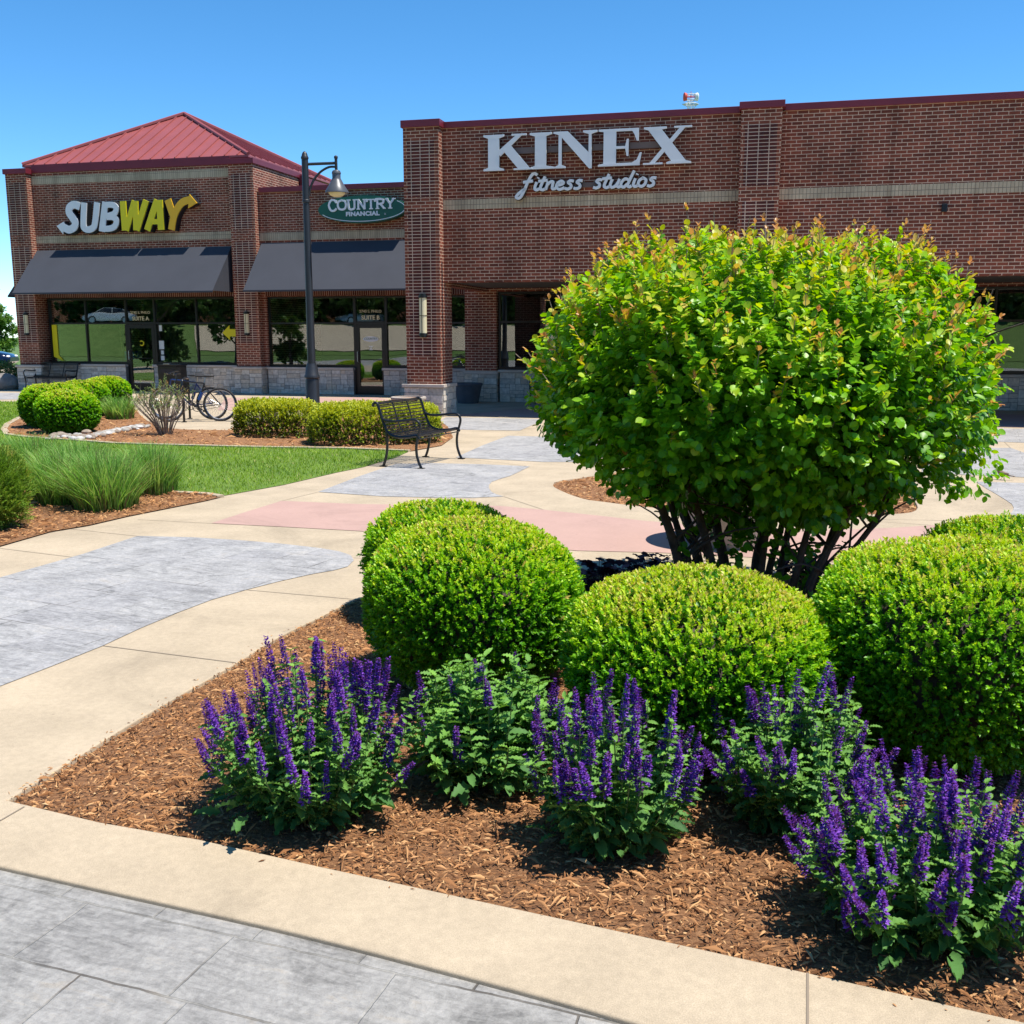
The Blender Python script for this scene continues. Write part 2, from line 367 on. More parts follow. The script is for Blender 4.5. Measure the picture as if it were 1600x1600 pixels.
def concrete(name, col, speck=0.18, big=0.10):
    m, nt, p, out = new_mat(name); tc = N(nt, 'ShaderNodeTexCoord')
    n1 = N(nt, 'ShaderNodeTexNoise', i_Scale=260.0, i_Detail=3.0, i_Roughness=0.7); n2 = N(nt, 'ShaderNodeTexNoise', i_Scale=1.7, i_Detail=7.0, i_Roughness=0.62); n3 = N(nt, 'ShaderNodeTexNoise', i_Scale=30.0, i_Detail=4.0)
    for n in (n1, n2, n3): nt.links.new(tc.outputs['Object'], n.inputs['Vector'])
    a = N(nt, 'ShaderNodeMapRange'); a.inputs[1].default_value = .3; a.inputs[2].default_value = .7; a.inputs[3].default_value = 1 - speck; a.inputs[4].default_value = 1 + speck; nt.links.new(n1.outputs['Fac'], a.inputs[0])
    b = N(nt, 'ShaderNodeMapRange'); b.inputs[1].default_value = .3; b.inputs[2].default_value = .7; b.inputs[3].default_value = 1 - big; b.inputs[4].default_value = 1 + big; nt.links.new(n2.outputs['Fac'], b.inputs[0])
    c = N(nt, 'ShaderNodeMapRange'); c.inputs[1].default_value = .3; c.inputs[2].default_value = .7; c.inputs[3].default_value = 1 - big * .5; c.inputs[4].default_value = 1 + big * .5; nt.links.new(n3.outputs['Fac'], c.inputs[0])
    m1 = N(nt, 'ShaderNodeMath', operation='MULTIPLY'); nt.links.new(a.outputs[0], m1.inputs[0]); nt.links.new(b.outputs[0], m1.inputs[1])
    m2 = N(nt, 'ShaderNodeMath', operation='MULTIPLY'); nt.links.new(m1.outputs[0], m2.inputs[0]); nt.links.new(c.outputs[0], m2.inputs[1])
    vo = N(nt, 'ShaderNodeTexVoronoi', i_Scale=7.0); nt.links.new(tc.outputs['Object'], vo.inputs['Vector'])
    sp_ = N(nt, 'ShaderNodeMapRange'); sp_.inputs[1].default_value = .025; sp_.inputs[2].default_value = .06; sp_.inputs[3].default_value = .72; sp_.inputs[4].default_value = 1; nt.links.new(vo.outputs['Distance'], sp_.inputs[0])
    ns = N(nt, 'ShaderNodeTexNoise', i_Scale=.75, i_Detail=8.0, i_Roughness=.7, i_Distortion=1.0); nt.links.new(tc.outputs['Object'], ns.inputs['Vector'])
    st = N(nt, 'ShaderNodeMapRange'); st.inputs[1].default_value = .30; st.inputs[2].default_value = .47; st.inputs[3].default_value = .80; st.inputs[4].default_value = 1; nt.links.new(ns.outputs['Fac'], st.inputs[0])
    m3 = N(nt, 'ShaderNodeMath', operation='MULTIPLY'); nt.links.new(sp_.outputs[0], m3.inputs[0]); nt.links.new(st.outputs[0], m3.inputs[1])
    m4 = N(nt, 'ShaderNodeMath', operation='MULTIPLY'); nt.links.new(m2.outputs[0], m4.inputs[0]); nt.links.new(m3.outputs[0], m4.inputs[1]); m2 = m4
    mx = N(nt, 'ShaderNodeMix', data_type='RGBA', blend_type='MULTIPLY'); mx.inputs[0].default_value = 1; mx.inputs[6].default_value = col
    nt.links.new(m2.outputs[0], mx.inputs[7]); nt.links.new(mx.outputs[2], p.inputs['Base Color'])
    bu = N(nt, 'ShaderNodeBump', i_Strength=0.35, i_Distance=0.003); nt.links.new(n1.outputs['Fac'], bu.inputs['Height']); nt.links.new(bu.outputs[0], p.inputs['Normal'])
    p.inputs['Roughness'].default_value = 0.9; p.inputs['Specular IOR Level'].default_value = 0.3; return m
M['tan'] = concrete('tan_concrete', (.44, .355, .25, 1), .2, .13)
M['pink'] = concrete('pink_concrete', (.44, .285, .24, 1), 0.08, 0.06)
M['joint'] = simple('joint_sealant', (.24, .19, .14, 1), 0.9)

def stamped(name, rot, base, warm, shift=(0, 0), bw=0.62, rh=0.40):
    m, nt, p, out = new_mat(name); tc = N(nt, 'ShaderNodeTexCoord')
    mp = N(nt, 'ShaderNodeMapping'); mp.inputs['Rotation'].default_value = (0, 0, rot); mp.inputs['Location'].default_value = (shift[0], shift[1], 0); nt.links.new(tc.outputs['Object'], mp.inputs['Vector'])
    nd = N(nt, 'ShaderNodeTexNoise', i_Scale=9.0, i_Detail=3.0); nt.links.new(mp.outputs[0], nd.inputs['Vector'])
    sb = N(nt, 'ShaderNodeVectorMath', operation='MULTIPLY_ADD'); nt.links.new(nd.outputs['Color'], sb.inputs[0]); sb.inputs[1].default_value = (.018, .018, 0); nt.links.new(mp.outputs[0], sb.inputs[2])
    br = N(nt, 'ShaderNodeTexBrick', offset=0.37, squash=0.66, squash_frequency=2, offset_frequency=2)
    br.inputs['Scale'].default_value = 1; br.inputs['Brick Width'].default_value = bw; br.inputs['Row Height'].default_value = rh; br.inputs['Mortar Size'].default_value = .005; br.inputs['Mortar Smooth'].default_value = .5
    br.inputs['Color1'].default_value = (1, 1, 1, 1); br.inputs['Color2'].default_value = (.90, .90, .92, 1); br.inputs['Mortar'].default_value = (.70, .67, .62, 1); nt.links.new(sb.outputs[0], br.inputs['Vector'])
    mp2 = N(nt, 'ShaderNodeMapping'); mp2.inputs['Scale'].default_value = (.45, 2.2, 1); nt.links.new(mp.outputs[0], mp2.inputs['Vector'])
    n1 = N(nt, 'ShaderNodeTexNoise', i_Scale=2.4, i_Detail=9.0, i_Roughness=0.70, i_Distortion=0.9); nt.links.new(tc.outputs['Object'], n1.inputs['Vector'])
    n2 = N(nt, 'ShaderNodeTexNoise', i_Scale=46.0, i_Detail=6.0, i_Roughness=0.75); nt.links.new(tc.outputs['Object'], n2.inputs['Vector'])
    n4 = N(nt, 'ShaderNodeTexNoise', i_Scale=9.0, i_Detail=7.0, i_Roughness=0.72, i_Distortion=1.4); nt.links.new(mp2.outputs[0], n4.inputs['Vector'])
    d = tuple(x * .55 for x in base[:3]) + (1,)
    av = N(nt, 'ShaderNodeMath', operation='MULTIPLY_ADD'); nt.links.new(n4.outputs['Fac'], av.inputs[0]); av.inputs[1].default_value = .5
    hf = N(nt, 'ShaderNodeMath', operation='MULTIPLY'); nt.links.new(n1.outputs['Fac'], hf.inputs[0]); hf.inputs[1].default_value = .5; nt.links.new(hf.outputs[0], av.inputs[2])
    r1 = ramp(nt, [(0.36, d), (.46, base), (.55, tuple(min(1, x * 1.28) for x in base[:3]) + (1,)), (.64, warm)]); nt.links.new(av.outputs[0], r1.inputs[0])
    r2 = N(nt, 'ShaderNodeMapRange'); r2.inputs[1].default_value = .3; r2.inputs[2].default_value = .7; r2.inputs[3].default_value = .70; r2.inputs[4].default_value = 1.24
    n6 = N(nt, 'ShaderNodeTexNoise', i_Scale=15.0, i_Detail=8.0, i_Roughness=0.8, i_Distortion=0.5); nt.links.new(tc.outputs['Object'], n6.inputs['Vector'])
    a6 = N(nt, 'ShaderNodeMath', operation='ADD'); nt.links.new(n2.outputs['Fac'], a6.inputs[0]); nt.links.new(n6.outputs['Fac'], a6.inputs[1])
    h6 = N(nt, 'ShaderNodeMath', operation='MULTIPLY_ADD'); nt.links.new(a6.outputs[0], h6.inputs[0]); h6.inputs[1].default_value = .8; h6.inputs[2].default_value = -.3; nt.links.new(h6.outputs[0], r2.inputs[0])
    # grooves fade in and out and change from pale grout to dark
    n5 = N(nt, 'ShaderNodeTexNoise', i_Scale=1.9, i_Detail=2.0); nt.links.new(mp.outputs[0], n5.inputs['Vector'])
    rg = ramp(nt, [(.38, (.36, .33, .30, 1)), (.48, (.80, .79, .77, 1)), (.56, (1.0, .99, .97, 1)), (.68, (1.25, 1.22, 1.15, 1))]); nt.links.new(n5.outputs['Fac'], rg.inputs[0]); nt.links.new(rg.outputs[0], br.inputs['Mortar'])
    mx = N(nt, 'ShaderNodeMix', data_type='RGBA', blend_type='MULTIPLY'); mx.inputs[0].default_value = 1; nt.links.new(r1.outputs[0], mx.inputs[6]); nt.links.new(br.outputs['Color'], mx.inputs[7])
    mx2 = N(nt, 'ShaderNodeMix', data_type='RGBA', blend_type='MULTIPLY'); mx2.inputs[0].default_value = 1; nt.links.new(mx.outputs[2], mx2.inputs[6]); nt.links.new(r2.outputs[0], mx2.inputs[7]); nt.links.new(mx2.outputs[2], p.inputs['Base Color'])
    h = N(nt, 'ShaderNodeMath', operation='MULTIPLY_ADD'); nt.links.new(br.outputs['Fac'], h.inputs[0]); h.inputs[1].default_value = -0.8; nt.links.new(n2.outputs['Fac'], h.inputs[2])
    bu = N(nt, 'ShaderNodeBump', i_Strength=0.7, i_Distance=0.008); nt.links.new(h.outputs[0], bu.inputs['Height']); nt.links.new(bu.outputs[0], p.inputs['Normal'])
    p.inputs['Roughness'].default_value = 0.72; return m
M['stamp'] = stamped('stamped_slate_concrete', radians(24.5), (.325, .315, .305, 1), (.42, .385, .34, 1))
M['stamp_near'] = stamped('stamped_slate_concrete_near', radians(19.5), (.285, .272, .25, 1), (.38, .34, .285, 1), (0.1, 0.06), 0.55, 0.31)

def mulch_mat():
    m, nt, p, out = new_mat('shredded_bark'); 
    at = N(nt, 'ShaderNodeAttribute', attribute_name='tint')
    r = ramp(nt, [(0, (.06, .024, .011, 1)), (.3, (.25, .110, .043, 1)), (.6, (.48, .245, .105, 1)), (.85, (.58, .36, .17, 1)), (1, (.66, .47, .26, 1))]); nt.links.new(at.outputs['Fac'], r.inputs[0])
    nt.links.new(r.outputs[0], p.inputs['Base Color']); p.inputs['Roughness'].default_value = 0.85; p.inputs['Specular IOR Level'].default_value = 0.2; return m
M['chips'] = mulch_mat()
def bed_mat():
    m, nt, p, out = new_mat('mulch_bed'); tc = N(nt, 'ShaderNodeTexCoord')
    mp = N(nt, 'ShaderNodeMapping'); mp.inputs['Scale'].default_value = (1, 2.2, 1); nt.links.new(tc.outputs['Object'], mp.inputs['Vector'])
    n = N(nt, 'ShaderNodeTexNoise', i_Scale=34.0, i_Detail=6.0, i_Roughness=0.75, i_Distortion=1.2); nt.links.new(mp.outputs[0], n.inputs['Vector'])
    r = ramp(nt, [(.32, (.06, .024, .011, 1)), (.46, (.25, .112, .045, 1)), (.60, (.43, .215, .095, 1)), (.76, (.50, .29, .14, 1))]); nt.links.new(n.outputs['Fac'], r.inputs[0])
    nt.links.new(r.outputs[0], p.inputs['Base Color']); p.inputs['Roughness'].default_value = .95
    bu = N(nt, 'ShaderNodeBump', i_Strength=1.0, i_Distance=0.02); nt.links.new(n.outputs['Fac'], bu.inputs['Height']); nt.links.new(bu.outputs[0], p.inputs['Normal']); return m
M['bed'] = bed_mat()
def grass_ground(name, c0, c1):
    m, nt, p, out = new_mat(name); tc = N(nt, 'ShaderNodeTexCoord')
    n = N(nt, 'ShaderNodeTexNoise', i_Scale=1.2, i_Detail=8.0, i_Roughness=0.7); nt.links.new(tc.outputs['Object'], n.inputs['Vector'])
    r = ramp(nt, [(.35, c0), (.65, c1)]); nt.links.new(n.outputs['Fac'], r.inputs[0]); nt.links.new(r.outputs[0], p.inputs['Base Color']); p.inputs['Roughness'].default_value = .95; return m
M['turf'] = grass_ground('turf', (.07, .14, .012, 1), (.14, .22, .028, 1))
M['far_turf'] = grass_ground('far_turf', (.07, .135, .022, 1), (.115, .185, .04, 1))
M['road'] = concrete('road_concrete', (.46, .38, .28, 1), .05, .05)
Y_ = lambda r, g, b: (r, g, b, 1)
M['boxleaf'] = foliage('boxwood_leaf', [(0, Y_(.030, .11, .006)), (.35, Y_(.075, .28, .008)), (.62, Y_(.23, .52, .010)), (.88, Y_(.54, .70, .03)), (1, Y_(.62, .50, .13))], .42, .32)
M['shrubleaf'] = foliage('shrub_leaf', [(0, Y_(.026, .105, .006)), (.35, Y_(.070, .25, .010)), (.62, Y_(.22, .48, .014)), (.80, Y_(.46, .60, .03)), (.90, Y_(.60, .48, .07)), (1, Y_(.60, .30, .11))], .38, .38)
M['salvialeaf'] = foliage('salvia_leaf', [(0, Y_(.040, .115, .040)), (.5, Y_(.105, .25, .060)), (1, Y_(.24, .47, .07))], .6, .25, .25)
M['purple'] = foliage('salvia_flower', [(0, Y_(.10, .025, .08)), (.3, Y_(.18, .045, .46)), (1, Y_(.42, .19, .80))], .6, .25, .2)
M['heuch'] = foliage('heuchera_leaf', [(0, Y_(.012, .004, .008)), (.7, Y_(.055, .010, .022)), (1, Y_(.22, .10, .13))], .65, .1, .15)
M['hedgeleaf'] = foliage('hedge_leaf', [(0, Y_(.07, .045, .03)), (.3, Y_(.11, .19, .02)), (.7, Y_(.40, .47, .035)), (1, Y_(.62, .60, .06))], .5, .3)
M['grassblade'] = foliage('tall_grass', [(0, Y_(.22, .17, .08)), (.25, Y_(.12, .22, .04)), (.6, Y_(.17, .40, .06)), (1, Y_(.42, .60, .16))], .5, .35)
M['lawnblade'] = foliage('lawn_blades', [(0, Y_(.10, .19, .012)), (.6, Y_(.25, .40, .025)), (.93, Y_(.34, .48, .05)), (1, Y_(.55, .50, .20))], .6, .3)
M['conleaf'] = foliage('conifer_leaf', [(0, Y_(.05, .13, .015)), (.6, Y_(.20, .36, .04)), (1, Y_(.50, .44, .10))], .6, .2)
M['treeleaf'] = foliage('tree_leaf', [(0, Y_(.020, .055, .012)), (.6, Y_(.055, .13, .02)), (1, Y_(.13, .23, .04))], .6, .3)
M['treeleaf2'] = foliage('young_tree_leaf', [(0, Y_(.05, .13, .02)), (.6, Y_(.14, .28, .04)), (1, Y_(.26, .40, .08))], .6, .35)
M['sparseleaf'] = foliage('budding_leaf', [(0, Y_(.10, .18, .05)), (.6, Y_(.22, .30, .10)), (1, Y_(.45, .30, .12))], .6, .3)

# ================================================================ GROUND
def struct(o): o['kind'] = 'structure'; return o
def flat(name, pts, z, mat):
    mb = MB(); n = len(pts); mb.add([(p[0], p[1], z) for p in pts], [tuple(range(n))])
    # keep faces pointing up
    a = sum(pts[i][0] * pts[(i + 1) % n][1] - pts[(i + 1) % n][0] * pts[i][1] for i in range(n))
    if a < 0: mb.f = [tuple(reversed(f)) for f in mb.f]
    return struct(mb.build(name, mat))
def gp(pix): return [G(*p) for p in pix]
def curve_sheet(name, outer, holes, z0, z1, mat, bev=0.006):
    cu = bpy.data.curves.new(name, 'CURVE'); cu.dimensions = '2D'; cu.fill_mode = 'BOTH'
    for loop in [outer] + holes:
        sp = cu.splines.new('POLY'); sp.points.add(len(loop) - 1)
        for i, p in enumerate(loop): sp.points[i].co = (p[0], p[1], 0, 1)
        sp.use_cyclic_u = True
    cu.extrude = (z1 - z0) / 2 - bev; cu.bevel_depth = bev; cu.bevel_resolution = 2; cu.offset = -bev
    o = bpy.data.objects.new(name + '_c', cu); COL.objects.link(o)
    dg = bpy.context.evaluated_depsgraph_get(); me = bpy.data.meshes.new_from_object(o.evaluated_get(dg))
    bpy.data.objects.remove(o); me.name = name; me.materials.clear(); me.materials.append(mat)
    ob = bpy.data.objects.new(name, me); COL.objects.link(ob); ob.location.z = (z0 + z1) / 2
    return struct(ob)

flat('ground', [(-420, -420), (420, -420), (420, 420), (-420, 420)], -0.12, M['far_turf'])
bed_px = [(12, 1250), (156, 1284), (312, 1311), (500, 1353), (700, 1396), (950, 1450), (1100, 1483), (1262, 1519), (1400, 1550), (1600, 1596), (1800, 1642)]
bed_front = gp(bed_px)
bed_left = smooth_path(gp([(12, 1250), (60, 1220), (125, 1180), (200, 1133), (281, 1086), (369, 1036), (434, 996), (500, 964), (556, 937), (640, 912), (770, 897), (915, 890), (1050, 888), (1180, 893), (1290, 902), (1450, 905), (1700, 905), (1900, 930)]), 4)[1:]
BED = bed_front + [(4.6, 1.2), (5.8, 4.0)] + list(reversed(bed_left))
# centre bed: circle through surveyed edge points
cpts = np.array(gp([(864, 758), (911, 779), (944, 784), (1394, 803), (1431, 798)]))
A_ = np.c_[2 * cpts, np.ones(5)]; sol = np.linalg.lstsq(A_, (cpts ** 2).sum(1), rcond=None)[0]
CCX, CCY = sol[0], sol[1]; CCR = sqrt(max(sol[2] + CCX ** 2 + CCY ** 2, 0.5))
print('centre bed', CCX, CCY, CCR)
CBED = smooth_path(gp([(864, 758), (873, 751), (901, 747), (980, 735), (1100, 722), (1220, 716), (1330, 722), (1400, 752), (1427, 780), (1431, 797), (1394, 803), (1300, 803), (1150, 799), (1030, 794), (944, 784), (911, 779), (878, 767)]), 3, True)
kerb = smooth_path(gp([(0, 1353), (187, 1395), (359, 1433), (500, 1466), (680, 1512), (860, 1560), (1000, 1600), (1300, 1690)]), 3)
k0, k1 = kerb[0], kerb[1]; kl = (kerb[0][0] - 6.5, kerb[0][1] + 2.2)
outer = [(-30, 8), kl] + kerb + [(4.0, 0.6), (26, -7), (26, 36), (-30, 36)]
plaza = curve_sheet('pavement', outer, [BED, CBED], -0.06, 0.0, M['tan'], 0.008)
front = [(-30, 8.2), (kl[0], kl[1] + .2)] + [(x, y + .15) for x, y in kerb] + [(4.2, .75), (26, -6.8), (26, -9), (-30, -9)]
flat('stamped_foreground_paving', front, -0.016, M['stamp_near'])
flat('planting_bed_soil', BED, -0.022, M['bed']); flat('centre_bed_soil', CBED, -0.02, M['bed'])

def patch(name, pix, mat, z=0.004, sm=True, fn=None):
    return flat(name, gp(pix), z, mat)
patch('stamped_path', [(-500, 1054), (0, 903), (130, 866), (215, 838), (300, 840), (380, 845), (440, 850), (500, 857), (530, 862), (548, 868), (553, 876), (543, 886), (520, 892), (490, 897), (440, 908), (385, 922), (330, 938), (280, 957), (220, 982), (160, 1010), (80, 1042), (0, 1073), (-500, 1270)], M['stamp'])
patch('stamped_path', [(497, 769), (560, 745), (619, 725), (681, 724), (760, 726), (828, 729), (812, 737), (797, 744), (780, 749), (769, 753), (764, 758), (764, 763), (768, 769), (776, 773), (787, 776), (740, 778), (687, 778), (600, 776)], M['stamp'])
patch('stamped_path', [(712, 715), (752, 697), (794, 681), (900, 684), (960, 700), (900, 722), (850, 722)], M['stamp'])
patch('stamped_path', [(697, 652), (850, 655), (837, 662), (812, 673), (740, 672), (676, 670), (685, 660)], M['stamp'])
patch('stamped_path', [(1250, 664), (1640, 671), (1700, 697), (1600, 692), (1400, 684), (1300, 680)], M['stamp'])
patch('stamped_path', [(1440, 716), (1529, 700), (1579, 700), (1640, 722), (1700, 750), (1600, 746), (1506, 742), (1440, 738)], M['stamp'])
patch('stamped_path', [(1525, 753), (1600, 755), (1760, 762), (1800, 830), (1600, 818), (1544, 816), (1562, 809), (1574, 805), (1581, 801), (1584, 794), (1581, 788), (1569, 780), (1556, 772), (1542, 764)], M['stamp'])
patch('pink_ring_path', [(330, 818), (385, 800), (440, 783), (560, 788), (680, 790), (781, 791), (850, 797), (944, 807), (1005, 814), (1100, 822), (1200, 828), (1319, 828), (1400, 825), (1459, 821), (1560, 822), (1760, 832), (1800, 868), (1600, 880), (1450, 880), (1319, 880), (1281, 877), (1150, 870), (1028, 864), (902, 861), (790, 851), (700, 842), (620, 835), (559, 830), (450, 824)], M['pink'])
patch('pink_walk', [(340, 641), (352, 621.5), (590, 621), (632, 630), (636, 645)], M['pink'])
flat('pink_arcade_floor', [B(.1, .28), B(1.6, 3.75), B(18, 3.75), B(18, .28)], 0.004, M['pink'])
flat('stamped_walk', gp([(-300, 613), (70, 614), (95, 624), (-300, 625)]), 0.004, M['stamp'])

# control joints
def joint(pix, w_=0.007, z=0.0025):
    P = [Vector((*G(*p), z)) for p in pix]; mb = MB()
    for a, b in zip(P[:-1], P[1:]):
        d = (b - a).normalized(); n = Vector((-d.y, d.x, 0)) * w_ / 2
        mb.add([a - n, b - n, b + n, a + n], [(0, 1, 2, 3)])
    return mb
jm = MB()
for pix in [[(158, 1009), (369, 1036)], [(1262, 1521), (1262, 1590), (1262, 1662)], [(-200, 1262), (0, 1283), (12, 1276), (38, 1261)], [(215, 838), (0, 815)], [(553, 872), (640, 874), (760, 896)],
            [(440, 783), (497, 769)], [(787, 776), (850, 797)], [(330, 818), (215, 812)], [(1319, 812), (1459, 821)], [(712, 715), (828, 729)], [(1579, 700), (1562, 684)], [(0, 857), (180, 879), (330, 842)],
            [(1150, 806), (1262, 810), (1400, 812), (1544, 815)], [(556, 937), (385, 922)]]:
    j = joint(pix); jm.add(j.v, j.f)
struct(jm.build('pavement_joints', M['joint']))

# lawns and far beds
LAWN = gp([(-900, 660), (-900, 628), (60, 628), (130, 640), (225, 660), (350, 697), (640, 705.5), (616, 716), (592, 723), (569, 730), (525, 739), (444, 758), (350, 775), (264, 772), (200, 768), (0, 745), (-500, 760)])
flat('lawn_soil', LAWN, 0.006, M['turf'])
b1f = [(12, 680), (40, 684), (80, 686.5), (140, 691), (180, 694), (240, 696), (320, 698), (400, 700), (537, 702), (640, 706)]
BED1 = gp([(6, 672), (12, 664), (30, 654), (60, 640), (95, 625), (140, 616), (190, 615), (215, 645), (228, 657), (253, 669), (288, 672), (358, 673), (440, 655), (560, 643), (680, 652), (700, 668), (708, 684), (690, 697)] + b1f[::-1])
flat('far_planting_bed', BED1, 0.012, M['bed'])
BED2 = gp([(-400, 985), (0, 855), (80, 832), (140, 822), (200, 808), (260, 796), (320, 784), (345, 778), (320, 774), (264, 771), (200, 766), (0, 744), (-400, 760)])
flat('left_planting_bed', BED2, 0.012, M['bed'])
ek = MB()
def edging(pix, w_=0.11, h=0.03):
    P = [Vector((*G(*p), 0)) for p in pix]
    for i, (a, b) in enumerate(zip(P[:-1], P[1:])):
        d = (b - a).normalized(); n = Vector((-d.y, d.x, 0)) * w_ / 2
        q = [a - n, b - n, b + n, a + n]; zz = h + 0.0004 * (i % 2)
        ek.add([(p.x, p.y, 0.0) for p in q] + [(p.x, p.y, zz) for p in q], [(4, 5, 6, 7), (0, 1, 5, 4), (1, 2, 6, 5), (2, 3, 7, 6), (3, 0, 4, 7)])
edging([(60, 640), (30, 654), (12, 664), (6, 672), (12, 680)] + b1f[1:]); edging([(264, 771), (320, 774), (345, 778)], .09); edging([(-100, 757), (0, 760), (90, 764), (200, 767), (264, 771)], .09)
struct(ek.build('concrete_edging', M['tan']))
flat('side_planting_bed', [B(-30, 6.6), B(-16.6, 6.9), B(-16.6, 15), B(-30, 15)], 0.01, M['bed'])
flat('parking_lot', [(-70, 42), (-14, 42), (-14, 58), (-70, 58)], -0.10, M['road'])
def RW(deg, r): return (-9 - r * sin(radians(deg)), 31 - r * cos(radians(deg)))
bk_ = MB(); angs = list(range(86, -30, -6)); bk_.add([(*RW(a, 57), -.09) for a in angs] + [(*RW(a, 66), 2.6) for a in angs] + [(*RW(a, 130), 2.7) for a in angs], [(i + 1, i, i + len(angs), i + 1 + len(angs)) for i in range(len(angs) - 1)] + [(i + 1 + len(angs), i + len(angs), i + 2 * len(angs), i + 1 + 2 * len(angs)) for i in range(len(angs) - 1)])
struct(bk_.build('grass_bank', M['far_turf']))
rm = MB(); ra = list(range(47, 8, -4)); rm.add([(*RW(a, 58), .30) for a in ra] + [(*RW(a, 65.5), 2.52) for a in ra], [(i + 1, i, i + len(ra), i + 1 + len(ra)) for i in range(len(ra) - 1)])
struct(rm.build('road', M['road']))  # unseen tan sheet up the bank, added for the shop windows to mirror

# ================================================================ BUILDING
bld = empty('shop_building', (OX, OY, 0), -TH)
tag(bld, 'red brick shopping strip with charcoal awnings, maroon copings and a red hipped metal roof', 'building')
def part(name, mat, fn=None, parent=None, **kw):
    mb = MB()
    if fn: fn(mb)
    return mb.build(name, mat, parent or bld, **kw)
# --- walls
KZ, BZ = 6.03, 2.87
def kw(m):
    m.box(-.70, 6.16, .27, .60, BZ, KZ); m.box(6.93, 20, .27, .60, BZ, KZ); m.box(6.161, 6.929, .29, .60, BZ, KZ)
    m.box(-.70, -.40, .601, 14, BZ + .001, KZ); m.box(19.7, 20, .601, 14, 0, KZ - .001); m.box(-.39, 19.69, 13.7, 14, 0, KZ)
kwall = part('wall', M['brick'], kw)
part('wall', M['brick'], lambda m: (m.box(-.99, -.13, 5.0, 5.35, .80, 2.94), m.box(-.13, 20, 5.02, 5.35, 2.86, 2.943), m.box(3.2, 3.95, 5.0, 5.35, .85, 2.85), m.box(10.55, 10.95, 5.0, 5.35, .85, 2.85)))
part('wall', M['brick'], lambda m: (m.box(-8.69, -.705, 7.0, 7.30, 2.86, 5.83), m.box(-7.9, -7.78, 7.003, 7.3, .80, 2.855), m.box(-1.0, -.72, 5.36, 7.3, 0, 2.85)))
def pw(m):
    m.box(-15.6, -8.70, 7.0, 7.30, 2.88, 6.66); m.box(-8.2, -7.90, 7.31, 9.7, 2.9, 6.62); m.box(-8.4, -8.1, 9.72, 13, 2.9, 6.2)
    m.box(-16.35, -16.05, 7.31, 8.0, .8, 6.62); m.box(-16.352, -16.05, 8.001, 12.0, 2.85, 6.62); m.box(-16.35, -16.05, 12.001, 13.0, 0, 6.62)
    m.box(-16.34, -8.41, 13.01, 13.3, 0, 6.6); m.box(-8.28, -8.02, 7.4, 12.9, 0, 2.88)
part('wall', M['brick'], pw)
part('wall', M['brick'], lambda m: m.box(-8.0, -.41, 13.7, 14, 0, 5.8))
# --- pillars and pilasters
def pillar(u0, u1, v0, v1, z0, z1, name='pillar', stack=None):
    p = part(name, M['brick'], lambda m: m.box(u0, u1, v0, v1, z0, z1))
    if stack:
        mb = MB()
        for a, b in stack: mb.box((u0 + u1) / 2 - .305, (u0 + u1) / 2 + .305, v0 - .004, v0 + .02, a, b)
        mb.build('stack_bond_panel', M['brick_stack'], p, loc=None)
    return p
pillar(-.78, 0.0, 0.0, .80, .70, BZ, stack=[(1.32, 2.87)])
pillar(-.782, .002, .001, .27, BZ + .0005, KZ - .001, 'pilaster', [(2.875, 4.33), (4.62, 5.76)])
pillar(6.16, 6.93, 0.0, .80, .70, BZ)
pillar(6.161, 6.929, .001, .289, BZ + .0005, KZ + .02, 'pilaster', [(2.9, 4.33), (4.62, 5.76)])
pillar(14.2, 14.97, 0.0, .80, 0, BZ)
pillar(-16.35, -15.60, 6.75, 7.3, .79, 6.62, 'pilaster', [(1.5, 4.45), (4.78, 6.35)])
pillar(-8.69, -7.90, 6.75, 7.3, .79, 6.62, 'pilaster', [(1.5, 4.45), (4.78, 6.35)])
# --- soldier bands
part('soldier_band', M['band'], lambda m: (m.box(.004, 6.158, .262, .30, 4.375, 4.578), m.box(6.932, 20.0, .262, .30, 4.375, 4.578)))
part('soldier_band', M['band'], lambda m: m.box(-7.898, -.72, 6.992, 7.03, 4.475, 4.70))
part('soldier_band', M['band'], lambda m: (m.box(-15.598, -8.692, 6.992, 7.03, 4.555, 4.765), m.box(-15.598, -8.692, 6.992, 7.03, 6.32, 6.55)))
part('lintel', M['soldier'], lambda m: m.box(-15.599, -8.691, 6.99, 7.05, 2.88, 3.07))
part('lintel', M['soldier'], lambda m: m.box(-7.79, -.73, 6.99, 7.05, 2.87, 3.05))
# --- copings
def cop(m):
    m.box(-.82, .045, -.045, .32, KZ, KZ + .145); m.box(.046, 6.12, .22, .66, KZ, KZ + .125); m.box(6.12, 6.975, -.045, .66, KZ + .021, KZ + .15); m.box(6.976, 20.05, .22, .66, KZ, KZ + .125)
    m.box(-.76, -.34, .321, 14.05, KZ + .0, KZ + .12)
part('coping', M['coping'], cop, bevel=.006)
part('coping', M['coping'], lambda m: m.box(-7.86, -.75, 6.94, 7.36, 5.83, 5.975), bevel=.006)
def cop2(m):
    m.box(-16.40, -15.55, 6.70, 7.0, 6.62, 6.775); m.box(-8.74, -7.855, 6.70, 7.0, 6.62, 6.775)
    m.box(-15.548, -8.742, 6.955, 7.30, 6.66, 6.90); m.box(-8.25, -7.855, 7.001, 9.75, 6.62, 6.775); m.box(-16.40, -16.0, 7.001, 13.0, 6.62, 6.775)
    m.box(-8.36, -8.04, 9.752, 13.0, 6.2, 6.76)
part('coping', M['coping'], cop2, bevel=.006)
